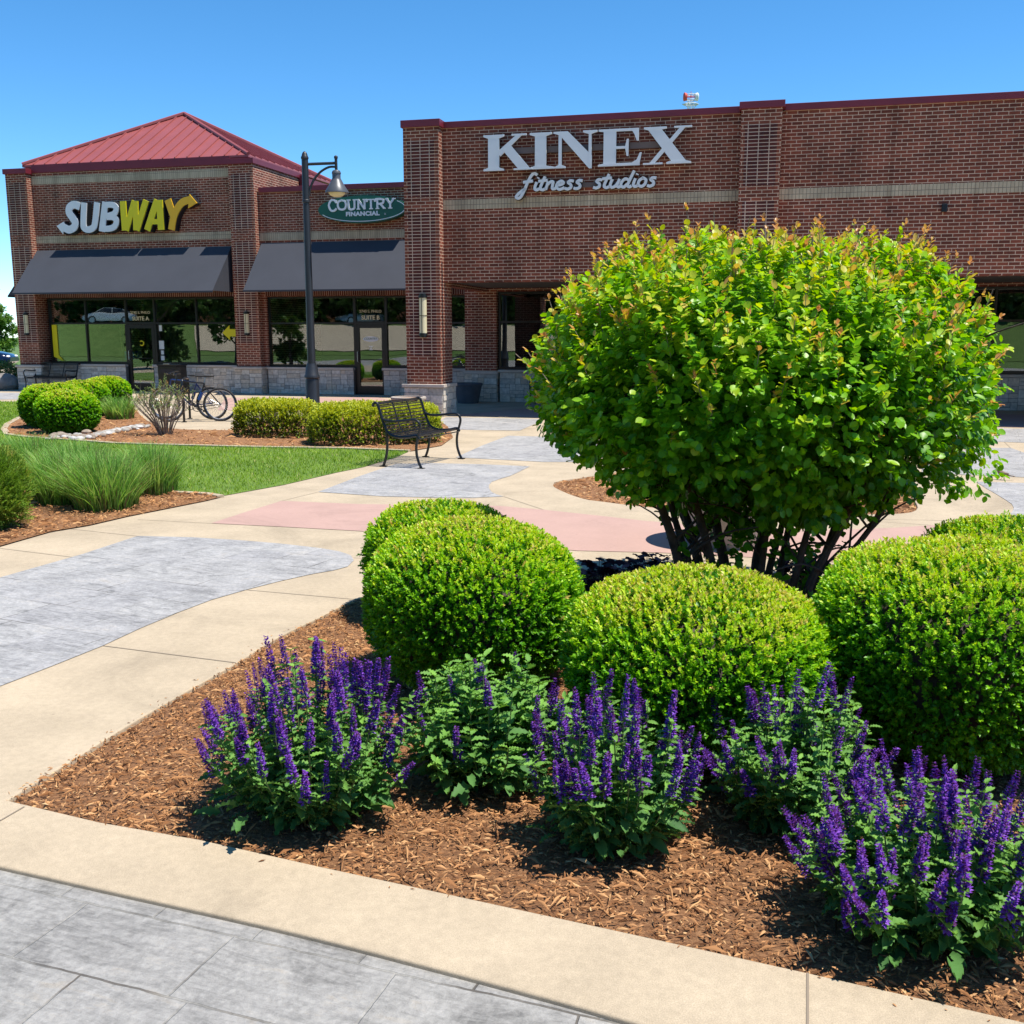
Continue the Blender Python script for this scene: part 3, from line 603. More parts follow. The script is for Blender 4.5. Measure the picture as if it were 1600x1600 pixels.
part('downspout', M['coping'], lambda m: (m.box(-7.96, -7.80, 9.76, 9.95, 5.9, 6.74), m.box(-7.96, -7.72, 9.70, 10.02, 6.5, 6.70)), bevel=.01)
# --- flat roofs and ceilings
part('flat_roof', M['interior'], lambda m: (m.box(-.39, 19.69, .61, 13.69, 5.6, 5.7), m.box(-7.89, -.71, 7.31, 13.69, 5.4, 5.5), m.box(-16.04, -8.21, 7.31, 12.99, 6.45, 6.55)))
part('ceiling', M['interior'], lambda m: (m.box(-.98, 19.6, 5.36, 13.6, 2.96, 3.02), m.box(-16.04, -1.01, 7.31, 13.0, 2.96, 3.02)))
part('arcade_ceiling', M['soffit'], lambda m: (m.box(-.39, 19.6, .61, 4.99, 2.945, 2.99), m.box(-.69, -.13, 5.0, 7.0, 2.945, 2.99)))
part('floor', M['floor_in'], lambda m: (m.box(-.7, 19.6, 5.37, 13.6, .0, .012), m.box(-16.04, -1.01, 7.31, 13.0, .0, .012)))
part('partition', M['interior'], lambda m: (m.box(-8.27, -8.2, 7.31, 7.39, .0, 2.9), m.box(-15.9, -8.3, 12.9, 12.99, .02, 2.95), m.box(-7.9, -.8, 11.0, 11.1, .02, 2.95), m.box(-.6, 19.5, 9.5, 9.6, .02, 2.95)))
# --- hipped roof
E0, E1, EF, EB, EZ = -15.88, -8.14, 6.97, 13.1, 6.905
AP = ((E0 + E1) / 2, 10.0, 8.78)
cn = [(E0, EF, EZ), (E1, EF, EZ), (E1, EB, EZ), (E0, EB, EZ)]
roof = part('roof', M['roof'], lambda m: m.add(cn + [AP] + [(x, y, z - .06) for x, y, z in cn], [(0, 1, 4), (1, 2, 4), (2, 3, 4), (3, 0, 4), (0, 5, 6, 1), (1, 6, 7, 2), (2, 7, 8, 3), (3, 8, 5, 0), (8, 7, 6, 5)]))
sm = MB()
def seam(a, b, w_=.016, h=.035):
    a = Vector(a); b = Vector(b); d = (b - a).normalized(); s_ = d.cross(Vector((0, 0, 1))).normalized(); n = s_.cross(d).normalized()
    q = [a - s_ * w_, a + s_ * w_, a + s_ * w_ + n * h, a - s_ * w_ + n * h]; r = [p + (b - a) for p in q]
    sm.add(q + r, [(0, 1, 2, 3), (4, 7, 6, 5), (0, 4, 5, 1), (1, 5, 6, 2), (2, 6, 7, 3), (3, 7, 4, 0)])
k = 1
hw = (E1 - E0) / 2
while E0 + k * .41 < E1 - .1:
    u = E0 + k * .41; f = min(u - E0, E1 - u) / hw
    seam((u, EF, EZ + .0), (u, EF + (AP[1] - EF) * f, EZ + (AP[2] - EZ) * f)); seam((u, EB, EZ), (u, EB + (AP[1] - EB) * f, EZ + (AP[2] - EZ) * f)); k += 1
k = 1
while EF + k * .41 < EB - .1:
    v = EF + k * .41; f = (v - EF) / (AP[1] - EF) if v < AP[1] else (EB - v) / (EB - AP[1])
    seam((E1, v, EZ), (E1 + (AP[0] - E1) * f, v, EZ + (AP[2] - EZ) * f)); seam((E0, v, EZ), (E0 + (AP[0] - E0) * f, v, EZ + (AP[2] - EZ) * f)); k += 1
sm.build('standing_seams', M['roof'], roof)
hc = MB()
for c in cn: hc.tube([Vector(c) + Vector((0, 0, .03)), Vector(AP) + Vector((0, 0, .05))], .055, 6)
hc.build('hip_cap', M['roof'], roof)
part('fascia', M['coping'], lambda m: (m.box(-8.03, -7.97, 7.01, 9.74, 6.776, 6.80),))
# --- awnings
def awning(u0, u1, v0=6.99, v1=5.80, z1=4.33, z0=3.0, cut=0.0):
    fr = [(u0, v0, z1), (u1, v0, z1), (u1 + cut, v1, z0), (u0, v1, z0)]
    def f(m):
        n = Vector((0, -(z1 - z0), -(v0 - v1))).normalized() * .012
        m.add(fr + [tuple(Vector(p) - Vector((0, n.y, n.z)) * -1) for p in []], [])
        m.add(fr, [(0, 3, 2, 1)]); 
        m.add([(x, y + .012, z - .012) for x, y, z in fr], [(0, 1, 2, 3)])
        for u in (u0, u1): m.add([(u, v0, z1), (u, v1, z0), (u, v0, z0)], [(0, 1, 2)])
        m.box(u0, u1, v1 - .004, v1 + .02, z0 - .05, z0 - .0005)
    a = part('awning', M['awning'], f)
    b = MB()
    for i in range(5):
        u = u0 + .03 + (u1 - u0 - .06) * i / 4; b.tube([(u, v0, z1 - .05), (u, v1 + .05, z0 + .02), (u, v0, z0 + .02)], .015, 6)
    b.tube([(u0 + .02, v1 + .05, z0), (u1 - .02, v1 + .05, z0)], .018, 6)
    b.build('awning_frame', M['frame'], a); return a
awning(-15.64, -8.83); awning(-7.85, -1.95, z1=4.40)
# side awning over the left wall
def sa(m):
    f = [(-16.36, 7.8, 4.33), (-16.36, 12.1, 4.33), (-17.5, 12.1, 3.0), (-17.5, 7.8, 3.0)]
    m.add(f, [(0, 1, 2, 3)]); m.add([(x, y, z - .015) for x, y, z in f], [(3, 2, 1, 0)])
    for v in (7.8, 12.1): m.add([(-16.36, v, 4.33), (-17.5, v, 3.0), (-16.36, v, 3.0)], [(0, 1, 2)])
    m.box(-17.51, -17.49, 7.8, 12.1, 2.95, 3.0)
part('awning', M['awning'], sa)

# --- stone base
class AMB(MB): pass
def ashlar(mb, mo, a0, a1, z0, z1, c, axis='u', sgn=-1):
    """stones on a face; axis 'u': face v=c; axis 'v': face u=c"""
    def put(m, p0, p1, q0, q1, d):
        lo, hi = (c + sgn * d, c) if sgn < 0 else (c, c + sgn * d)
        if axis == 'u': m.box(p0, p1, lo, hi, q0, q1)
        else: m.box(lo, hi, p0, p1, q0, q1)
    rs = [(a0, a1, z0, z1)]; out = []
    while rs:
        x0, x1, y0, y1 = rs.pop(); w_, h_ = x1 - x0, y1 - y0
        if (w_ < .24 and h_ < .2) or (w_ < .46 and h_ < .16 and random.random() < .6) or (w_ < .3 and h_ < .25 and random.random() < .4): out.append((x0, x1, y0, y1)); continue
        if w_ / 1.8 > h_ and w_ > .24:
            t = x0 + w_ * random.uniform(.35, .65); rs += [(x0, t, y0, y1), (t, x1, y0, y1)]
        elif h_ > .13:
            t = y0 + h_ * random.uniform(.35, .65); rs += [(x0, x1, y0, t), (x0, x1, t, y1)]
        else: out.append((x0, x1, y0, y1))
    for x0, x1, y0, y1 in out:
        mb.tint = random.random() ** .8; put(mb, x0 + .005, x1 - .005, y0 + .005, y1 - .005, random.uniform(.010, .028))
def stone_block(u0, u1, v0, v1, zt, sides=('front', 'right'), name='stone_base', cap=True):
    bk = part(name, M['mortar'], lambda m: m.box(u0, u1, v0, v1, 0, zt - .07))
    sb = MB()
    if 'front' in sides: ashlar(sb, None, u0, u1, 0.002, zt - .075, v0)
    if 'right' in sides: ashlar(sb, None, v0, v1, 0.002, zt - .075, u1, 'v', 1)
    if 'left' in sides: ashlar(sb, None, v0, v1, 0.002, zt - .075, u0, 'v', -1)
    sb.build('stones', M['stone'], bk)
    if cap: MB().box(u0 - .045, u1 + (.045 if 'right' in sides else -.001), v0 - .05, v1 + .002, zt - .07, zt).build('stone_cap', M['cap'], bk, bevel=.008)
    return bk
stone_block(-.83, .05, -.05, .85, .70)
stone_block(6.11, 6.98, -.05, .85, .70)
stone_block(14.15, 15.0, -.05, .85, .70)
stone_block(-16.42, -15.53, 6.69, 7.3, .79, ('front', 'right', 'left'))
stone_block(-8.74, -7.85, 6.69, 7.3, .79)
stone_block(-15.47, -12.66, 6.97, 7.3, .83, ('front',)); stone_block(-11.66, -8.80, 6.97, 7.3, .83, ('front',))
stone_block(-7.78, -5.02, 6.97, 7.3, .79, ('front',)); stone_block(-4.08, -1.0, 6.97, 7.3, .79, ('front',))
stone_block(-1.0, -.12, 4.97, 5.35, .80); stone_block(-.05, 10.5, 5.03, 5.35, .84, ('front',)); stone_block(10.56, 20, 5.0, 5.35, .84, ('front',))
stone_block(-16.38, -16.04, 7.31, 12.0, .79, ('left',))

# --- glazing
def glazing(u0, u1, z0, z1, v, mull=(), trans=None, name='window', fw=.05, panes=True):
    def f(m):
        m.box(u0, u1, v, v + .10, z1 - fw, z1); m.box(u0, u1, v, v + .10, z0, z0 + fw + .02)
        xs = [u0 + fw / 2] + list(mull) + [u1 - fw / 2]
        for x in xs: m.box(x - fw / 2, x + fw / 2, v + .001, v + .099, z0 + fw + .0205, z1 - fw - .0005)
        if trans:
            for a, b in zip(xs[:-1], xs[1:]): m.box(a + fw / 2 + .0005, b - fw / 2 - .0005, v + .003, v + .097, trans - fw / 2, trans + fw / 2)
    w_ = part(name, M['frame'], f)
    xs = [u0 + fw / 2] + list(mull) + [u1 - fw / 2]; zs = [z0 + fw + .02, trans, z1 - fw] if trans else [z0 + fw + .02, z1 - fw]
    for a, b in zip(xs[:-1], xs[1:]):
        for i, (c, d) in enumerate(zip(zs[:-1], zs[1:])):
            MB().box(a + .02, b - .02, v + .045, v + .055, c + .0, d - .0).build('pane', M['glass'], w_)
    return w_
def door(u0, u1, zt, v, hinge=1):
    fw = .10
    def f(m):
        m.box(u0, u0 + fw, v - .012, v + .06, .02, zt); m.box(u1 - fw, u1, v - .012, v + .06, .02, zt)
        m.box(u0 + fw + .0005, u1 - fw - .0005, v - .01, v + .058, zt - .12, zt - .001); m.box(u0 + fw + .0005, u1 - fw - .0005, v - .01, v + .058, .02, .25)
    d = part('door', M['frame'], f)
    MB().box(u0 + fw, u1 - fw, v + .02, v + .03, .25, zt - .12).build('pane', M['glass'], d)
    hx = u0 + .045 if hinge > 0 else u1 - .16
    MB().tube([(hx + .01, v - .01, .95), (hx + .01, v - .07, .97), (hx + .01, v - .07, 1.25), (hx + .01, v - .01, 1.27)], .012, 8).build('handle', M['chrome'], d)
    MB().tube([(u0 + fw, v - .05, 1.02), (u1 - fw, v - .05, 1.02)], .012, 6).build('push_bar', M['frame'], d)
    return d
V7 = 7.10
glazing(-15.45, -12.62, .84, 2.86, V7, (-14.1,), 2.09); glazing(-12.68, -11.62, 2.06, 2.862, V7 - .002, name='transom')
glazing(-11.68, -8.70, .84, 2.86, V7, (-10.2,), 2.09); door(-12.63, -11.67, 2.055, V7)
part('door_frame', M['frame'], lambda m: (m.box(-12.70, -12.635, V7 - .01, V7 + .1, 0, 2.05), m.box(-11.665, -11.60, V7 - .01, V7 + .1, 0, 2.05)))
glazing(-7.79, -5.0, .80, 2.85, V7, (-6.44,), 2.08); glazing(-5.02, -4.02, 2.06, 2.852, V7 - .002, name='transom')
glazing(-4.05, -1.02, .80, 2.85, V7, (-2.6,), 2.08); door(-4.97, -4.07, 2.055, V7)
part('door_frame', M['frame'], lambda m: (m.box(-5.04, -4.975, V7 - .01, V7 + .1, 0, 2.05), m.box(-4.065, -4.0, V7 - .01, V7 + .1, 0, 2.05)))
glazing(-.10, 3.2, .85, 2.85, 5.10, (1.5,), 2.08); glazing(3.95, 10.52, .85, 2.85, 5.10, (5.6, 7.2, 8.8), 2.08); glazing(10.96, 19.6, .85, 2.85, 5.10, (11.9, 12.9, 14.2, 16), 2.08)
# left side wall window (seen through the corner)
def sidewin(m):
    for a, b, c, d in [(8, 12, .80, .87), (8, 12, 2.78, 2.85), (8, 8.06, .87, 2.78), (9.97, 10.03, .87, 2.78), (11.94, 12, .87, 2.78)]: m.box(-16.25, -16.15, a, b, c, d)
sw = part('window', M['frame'], sidewin); MB().box(-16.205, -16.195, 8.03, 11.97, .87, 2.78).build('pane', M['glass'], sw)

# --- window lettering and stickers
def text_obj(s, size, name, mat, parent, loc, ext=.002, off=0.0, align='CENTER', shear=0.0, wscale=1.0, space=1.0):
    cu = bpy.data.curves.new(name, 'FONT'); cu.body = s; cu.size = size; cu.extrude = ext; cu.offset = off; cu.align_x = align; cu.shear = shear; cu.space_character = space
    o = bpy.data.objects.new('t', cu); COL.objects.link(o)
    me = bpy.data.meshes.new_from_object(o.evaluated_get(bpy.context.evaluated_depsgraph_get())); bpy.data.objects.remove(o)
    for v in me.vertices: x, y, z = v.co; v.co = (x * wscale, -z, y)
    me.materials.clear(); me.materials.append(mat); me.name = name
    ob = bpy.data.objects.new(name, me); COL.objects.link(ob); ob.parent = parent; ob.location = loc; return ob
for uc, ch in ((-12.15, 'A'), (-4.52, 'B')):
    text_obj('2740 S. PHILO', .115, 'address_lettering', M['cream'], bld, (uc, V7 + .03, 2.38)); text_obj('SUITE ' + ch, .17, 'suite_lettering', M['cream'], bld, (uc, V7 + .03, 2.18), off=.003)
part('window_notice', M['paper'], lambda m: (m.box(-11.55, -11.38, V7 + .03, V7 + .034, 1.30, 1.56), m.box(-11.50, -11.40, V7 + .03, V7 + .034, 1.14, 1.26), m.box(-11.51, -11.39, V7 + .03, V7 + .034, .96, 1.10), m.box(-11.52, -11.42, V7 + .03, V7 + .034, 1.85, 2.03)))
part('window_arrow_decal', M['yellow'], lambda m: m.poly([(-9.35, 1.80), (-9.10, 2.03), (-9.10, 1.91), (-8.76, 1.91), (-8.76, .95), (-8.90, .95), (-8.90, 1.69), (-9.10, 1.69), (-9.10, 1.58)], V7 + .03, V7 + .034))
def ringdecal(m):
    m.box(-15.38, -15.20, V7 + .03, V7 + .034, 1.05, 2.05); m.poly([(-15.38, 1.05), (-15.10, .92), (-15.0, .92), (-15.2, 1.10)], V7 + .031, V7 + .035)
part('window_border_decal', M['yellow'], ringdecal)
part('door_sticker', M['white'], lambda m: (m.poly([(-4.52 + .24 * cos(a), 1.62 + .075 * sin(a)) for a in np.linspace(0, 2 * pi, 24, endpoint=False)], V7 + .012, V7 + .016), m.box(-4.58, -4.46, V7 + .012, V7 + .016, 1.40, 1.42), m.box(-4.57, -4.47, V7 + .012, V7 + .016, 1.30, 1.32), m.box(-4.545, -4.495, V7 + .012, V7 + .016, 1.34, 1.37)))
text_obj('COUNTRY', .085, 'door_sticker_lettering', M['green_sign'], bld, (-4.52, V7 + .010, 1.60), off=.001)
part('door_sticker', M['yellow'], lambda m: m.tube([(-12.15 + .07 * cos(a), V7 + .012, 1.48 + .07 * sin(a)) for a in np.linspace(-2.4, 2.2, 14)], .018, 6))
part('display_box', M['blue_box'], lambda m: m.box(-13.05, -12.72, 7.5, 7.9, .95, 1.22))
# simple furniture inside
part('counter', M['interior'], lambda m: (m.box(-12.8, -9.0, 10.4, 11.0, .02, 1.0), m.box(-7.2, -3.0, 9.6, 10.1, .02, .9), m.box(2.0, 2.6, 7, 9, .02, 1.0)))
# small flood light on the wall
part('wall_camera', M['frame'], lambda m: (m.box(9.92, 10.02, .17, .27, 4.05, 4.20),), bevel=.01)

# ================================================================ SIGNS
def ribbon(mb, pts, w_, y0, y1, n=0):
    if n: pts = smooth_path(pts, n)
    P = [Vector((p[0], p[1])) for p in pts]; L = []; R = []
    for i in range(len(P)):
        if 0 < i < len(P) - 1:
            d1 = (P[i] - P[i - 1]).normalized(); d2 = (P[i + 1] - P[i]).normalized(); d = (d1 + d2); d = d.normalized() if d.length > .01 else d1
            k = min(1 / max(d.dot(d1), .35), 1.6)
        else: d = (P[min(i + 1, len(P) - 1)] - P[max(i - 1, 0)]).normalized(); k = 1
        ww = w_[i * (len(w_) - 1) // (len(P) - 1)] if hasattr(w_, '__len__') else w_
        nn = Vector((-d.y, d.x)) * ww / 2 * k; L.append(P[i] + nn); R.append(P[i] - nn)
    n_ = len(P); vs = []
    for y in (y0, y1):
        vs += [(p.x, y, p.y) for p in L] + [(p.x, y, p.y) for p in R]
    fs = []
    for i in range(n_ - 1):
        a, b, c, d = i, i + 1, n_ + i + 1, n_ + i; o = 2 * n_
        fs += [(a, b, c, d), (a + o, d + o, c + o, b + o), (a, a + o, b + o, b), (d, c, c + o, d + o)]
    o = 2 * n_; fs += [(0, n_, n_ + o, o), (n_ - 1, 2 * n_ - 1 + 0, 2 * n_ - 1 + o, n_ - 1 + o)]
    mb.add(vs, fs)

# KINEX fitness studios
ksx, ksy = B(3.1, .27)
ks = empty('fitness_studio_sign', (ksx, ksy, 0), -TH)
tag(ks, 'large white KINEX fitness studios letters on the upper brick wall', 'sign')
def kx(x): return .97 + (x - 68) / (1510 - 68) * 4.25 - 3.1
def kz(z): return 5.10 + .71 * z
KL = {
 'K': [[(100, .03), (180, .03), (180, .97), (100, .97)], [(66, .95), (66, 1), (215, 1), (215, .95), (180, .90), (100, .90)], [(66, 0), (66, .045), (100, .09), (180, .09), (215, .045), (215, 0)],
       [(178, .44), (178, .56), (298, .95), (340, .95), (190, .40)], [(270, .95), (270, 1), (375, 1), (375, .95)], [(205, .57), (262, .70), (400, .045), (315, .045)], [(285, 0), (285, .045), (418, .045), (418, 0)]],
 'I': [[(437, .03), (517, .03), (517, .97), (437, .97)], [(400, .95), (400, 1), (556, 1), (556, .95), (517, .90), (437, .90)], [(398, 0), (398, .045), (437, .09), (517, .09), (580, .045), (580, 0)]],
 'N': [[(604, .04), (626, .04), (626, .92), (604, .92)], [(568, .955), (568, 1), (668, 1), (836, .32), (836, -.035), (818, -.035), (612, .90)], [(814, .10), (834, .10), (834, .96), (814, .96)], [(775, .95), (775, 1), (872, 1), (872, .95), (834, .90), (814, .90)], [(582, 0), (582, .045), (604, .09), (626, .09), (655, .045), (655, 0)]],
 'E': [[(917, .03), (1003, .03), (1003, .97), (917, .97)], [(882, .95), (882, 1), (1155, 1), (1155, .93), (917, .93)], [(1110, .935), (1155, .935), (1155, .66), (1143, .66), (1125, .85)], [(1002, .46), (1002, .53), (1075, .53), (1075, .46)], [(1088, .26), (1088, .72), (1076, .72), (1064, .5), (1076, .26)], [(880, 0), (880, .045), (917, .075), (1165, .075), (1165, 0)], [(1110, .07), (1165, .07), (1178, .34), (1166, .34), (1145, .15)]],
 'X': [[(1212, .96), (1305, .96), (1482, .04), (1385, .04)], [(1430, .96), (1466, .96), (1268, .04), (1232, .04)], [(1190, .95), (1190, 1), (1342, 1), (1342, .95), (1300, .92), (1220, .92)], [(1392, .95), (1392, 1), (1510, 1), (1510, .95)], [(1188, 0), (1188, .045), (1320, .045), (1320, 0)], [(1345, 0), (1345, .045), (1375, .08), (1475, .08), (1510, .045), (1510, 0)]],
}
for ch, pieces in KL.items():
    mb = MB(); mk = MB()
    for i, pc in enumerate(pieces):
        mb.poly([(kx(x), kz(z)) for x, z in pc], -.235 - .0012 * i, -.20 + .0007 * i)
        mk.poly([(kx(x), kz(z)) for x, z in pc], -.199 + .0009 * i, -.13 - .0007 * i)
    o = mb.build('letter', M['white'], ks); mk.build('letter_return', M['sign_black'], o)
MB().box(kx(260), kx(1320), -.10, -.003, 5.44, 5.56).build('raceway', M['raceway'], ks)
fit = MB(); fb = MB()
GL = {'f': (.62, [[(.95, 1.85), (.80, 2.05), (.58, 1.9), (.30, 1.1), (.02, 0), (-.22, -.75), (-.42, -.95), (-.55, -.75), (-.30, -.25), (.15, .25)], [(-.05, 1.02), (.65, 1.15)]]),
      'i': (.42, [[(.30, 1), (.16, .25), (.28, .02), (.48, .15)], [(.40, 1.42), (.44, 1.56)]]),
      't': (.50, [[(.48, 1.65), (.28, .9), (.14, .2), (.30, .0), (.52, .15)], [(0, 1.08), (.66, 1.18)]]),
      'n': (.72, [[(.20, 1), (.02, 0)], [(.10, .55), (.34, .92), (.54, .95), (.50, .4), (.52, .08), (.74, .12)]]),
      'e': (.66, [[(.12, .48), (.42, .58), (.56, .80), (.42, 1), (.18, .8), (.06, .35), (.22, .02), (.46, .05), (.64, .22)]]),
      's': (.62, [[(.62, .95), (.38, 1.0), (.24, .78), (.42, .52), (.42, .18), (.20, .0), (0, .10)]]),
      'u': (.72, [[(.20, 1), (.06, .35), (.14, .03), (.38, .12), (.58, .55)], [(.70, 1), (.54, .25), (.62, .02), (.78, .12)]]),
      'd': (.76, [[(.60, .85), (.36, .98), (.12, .6), (.08, .15), (.28, .0), (.50, .35)], [(.98, 1.95), (.72, 1.0), (.54, .2), (.66, .0), (.80, .12)]]),
      'o': (.68, [[(.42, 1), (.16, .75), (.08, .25), (.28, 0), (.52, .25), (.60, .75), (.42, 1), (.34, .98)]])}
x = 0.35; sc = .160; x_off = 1.68 - 3.1 + .02; word = 'fitness studios'
tot = sum(GL[c][0] if c != ' ' else .75 for c in word) + .3
sx = (4.50 - 1.68) / tot
for c in word:
    if c == ' ':
        fo = fit.build('script_lettering', M['white'], ks); fb.build('letter_return', M['sign_black'], fo); fit = MB(); fb = MB(); x += .75; continue
    for i, st in enumerate(GL[c][1]):
        pts = [((x + p[0]) * sx + x_off, 4.70 + sc * p[1]) for p in st]
        ribbon(fit, pts, .056, -.150 - .002 * i, -.11 + .001 * i, 4); ribbon(fb, pts, .074, -.109 + .0015 * i, -.05 - .001 * i, 4)
    x += GL[c][0]
fo = fit.build('script_lettering', M['white'], ks); fb.build('letter_return', M['sign_black'], fo)
MB().box(x_off + .5, x_off + 2.2, -.035, -.003, 4.735, 4.83).build('raceway', M['raceway'], ks)

# SUBWAY
ssx, ssy = B(-12.2, 7.0)
ss = empty('restaurant_sign', (ssx, ssy, 0), -TH); tag(ss, 'white and yellow SUBWAY letters with arrow ends above the left awning', 'sign')
def sp(p):
    x, y = p; yb = 488 - (x - 250) * .016; yt = 156 - (x - 250) * .013
    return (-14.63 + 12.2 + (x - 60) / 1465 * 4.85, 4.83 + .88 * (yb - y) / (yb - yt))
WS = 4.85 / 1465
SL = [
 ('white', [([(320, 200), (262, 178), (212, 205), (200, 262), (232, 322), (258, 375), (242, 430), (190, 456), (150, 440), (112, 418)], 82, 4)], [[(58, 412), (138, 365), (140, 400), (120, 505)]]),
 ('white', [([(368, 158), (345, 385), (352, 440), (398, 458), (448, 435), (470, 375), (505, 158)], 70, 4)], []),
 ('white', [([(592, 156), (535, 482)], 74, 0), ([(600, 188), (665, 190), (700, 222), (680, 285), (600, 312)], 62, 4), ([(595, 322), (660, 325), (695, 360), (675, 425), (620, 450), (555, 450)], 64, 4)], []),
 ('yellow', [([(775, 152), (778, 474)], 72, 0), ([(790, 474), (895, 152)], 66, 0), ([(905, 152), (893, 474)], 64, 0), ([(900, 474), (1015, 150)], 70, 0)], []),
 ('yellow', [([(1008, 474), (1128, 148)], 74, 0), ([(1150, 148), (1152, 472)], 76, 0), ([(1060, 382), (1150, 382)], 54, 0)], []),
 ('orange', [([(1236, 146), (1282, 320)], 78, 0), ([(1256, 472), (1288, 330), (1335, 235), (1390, 175), (1475, 150)], 76, 4)], [[(1458, 95), (1528, 190), (1438, 245)]])]
for mt, rb, pl in SL:
    a = MB(); b = MB(); i = 0
    for pts, w_, n in rb:
        q = [sp(p) for p in pts]; ribbon(a, q, w_ * WS * .84, -.24 - .0013 * i, -.21 + .001 * i, n); ribbon(b, q, (w_ + 18) * WS * .86, -.209 + .001 * i, -.02 - .001 * i, n); i += 1
    for pc in pl:
        q = [sp(p) for p in pc]; a.poly(q, -.24 - .0013 * i, -.21 + .001 * i); b.poly([(x + (x - q[0][0]) * .05, z) for x, z in q], -.209 + .001 * i, -.02 - .001 * i); i += 1
    o = a.build('letter', M[mt], ss); b.build('letter_return', M['sign_black'], o)

# COUNTRY FINANCIAL oval
csx, csy = B(-4.53, 7.0)
cs = empty('insurance_office_sign', (csx, csy, 0), -TH); tag(cs, 'dark green oval COUNTRY FINANCIAL sign with white lettering between lamp and brick pillar', 'sign')
EL = [(1.34 * cos(a), 5.245 + .375 * sin(a)) for a in np.linspace(0, 2 * pi, 64, endpoint=False)]
part('sign_panel', M['green_sign'], lambda m: m.poly(EL, -.30, -.02), parent=cs)
mb = MB(); ribbon(mb, [(1.30 * cos(a), 5.245 + .335 * sin(a)) for a in np.linspace(-2.75, .62, 40)], .018, -.306, -.301); mb.build('sign_rule', M['white'], cs)
cl = MB()
CG = {'C': (.9, [[(.80, .80), (.62, .97), (.30, .95), (.08, .5), (.28, .06), (.62, .03), (.84, .22)], [(.82, .98), (.80, .70)]]),
      'O': (.95, [[(.5, .97), (.18, .85), (.08, .5), (.18, .15), (.5, .03), (.80, .15), (.90, .5), (.80, .85), (.5, .97), (.42, .97)]]),
      'U': (.98, [[(.20, 1), (.20, .3), (.30, .05), (.55, .02), (.76, .12), (.80, .35), (.80, 1)], [(.02, .97), (.38, .97)], [(.64, .97), (.98, .97)]]),
      'N': (1.0, [[(.20, 0), (.20, 1)], [(.18, 1), (.82, 0)], [(.82, 0), (.82, 1)], [(.02, .03), (.38, .03)], [(.02, .97), (.25, .97)], [(.64, .97), (1.0, .97)]]),
      'T': (.88, [[(.45, 0), (.45, 1)], [(.04, .95), (.86, .95)], [(.27, .03), (.63, .03)], [(.06, 1), (.04, .72)], [(.84, 1), (.86, .72)]]),
      'R': (.98, [[(.20, 0), (.20, 1)], [(.02, .97), (.55, .97), (.78, .85), (.78, .62), (.55, .50), (.2, .50)], [(.48, .5), (.86, .03)], [(.02, .03), (.38, .03)], [(.72, .03), (1.0, .03)]]),
      'Y': (.92, [[(.10, 1), (.47, .48)], [(.84, 1), (.47, .48), (.47, 0)], [(-.04, .97), (.28, .97)], [(.66, .97), (.98, .97)], [(.28, .03), (.66, .03)]])}
word = 'COUNTRY'; tw = sum(CG[c][0] for c in word); x = -1.02; W = 2.02 / tw
for ci, c in enumerate(word):
    k_ = 1.12 if ci == 0 else 1.0
    for i, st in enumerate(CG[c][1]):
        smo = 4 if len(st) > 3 and c in 'COUR' else 0
        thin = len(st) == 2 and abs(st[0][1] - st[1][1]) < .05
        ribbon(cl, [(x + p[0] * W, 5.235 + (p[1] * .27 - .02 * (ci == 0)) * k_) for p in st], .030 if thin else .056, -.325 - .001 * i, -.301 + .0 * i, smo)
    x += CG[c][0] * W
cl.build('lettering', M['white'], cs)
text_obj('FINANCIAL', .155, 'lettering', M['white'], cs, (.02, -.305, 5.065), ext=.004, off=.0085, wscale=1.22, space=1.08)
text_obj('®', .07, 'lettering', M['white'], cs, (.70, -.305, 5.065), ext=.003)

# ================================================================ WALL LAMPS
def wall_lamp(u, v, z0, z1, r, label, n='wall_lamp'):
    x, y = B(u, v); o = empty(n, (x, y, 0), -TH); tag(o, label, 'wall lamp')
    h = z1 - z0; c = .10 * h
    half = lambda rr, a, b: MB().slab([(rr * cos(t), rr * 1.0 * sin(t)) for t in np.linspace(pi, 2 * pi, 13)], a, b)
    half(r, z0 + c, z1 - c).build('lens', M['cream'], o)
    q = half(r * 1.18, z0 + c * .4, z0 + c); half(r * .8, z0, z0 + c * .4 - .001) ; q2 = half(r * 1.18, z1 - c, z1 - c * .4); q.add(q2.v, q2.f)
    q3 = half(r * .85, z1 - c * .4 + .0005, z1); q4 = half(r * .85, z0, z0 + c * .4 - .0005); q.add(q3.v, q3.f); q.add(q4.v, q4.f)
    q.build('end_cap', M['black_metal'], o)
    b = MB().box(-.006, .006, -r * 1.07, -r * .9, z0 + c, z1 - c); b.tube([(r * 1.04 * cos(t), r * 1.04 * sin(t), (z0 + z1) / 2) for t in np.linspace(pi, 2 * pi, 13)], .006, 5)
    b.build('lens_bar', M['black_metal'], o); return o
wall_lamp(-.39, -.004, 1.70, 2.63, .082, 'tall cylindrical cream wall lamp on the big brick pillar beside the bench')
wall_lamp(-8.30, 6.745, 1.72, 2.42, .075, 'cream wall lamp on the brick pilaster between the two awnings')
wall_lamp(-16.0, 6.745, 1.72, 2.42, .075, 'cream wall lamp on the leftmost brick pilaster above the dark bench')

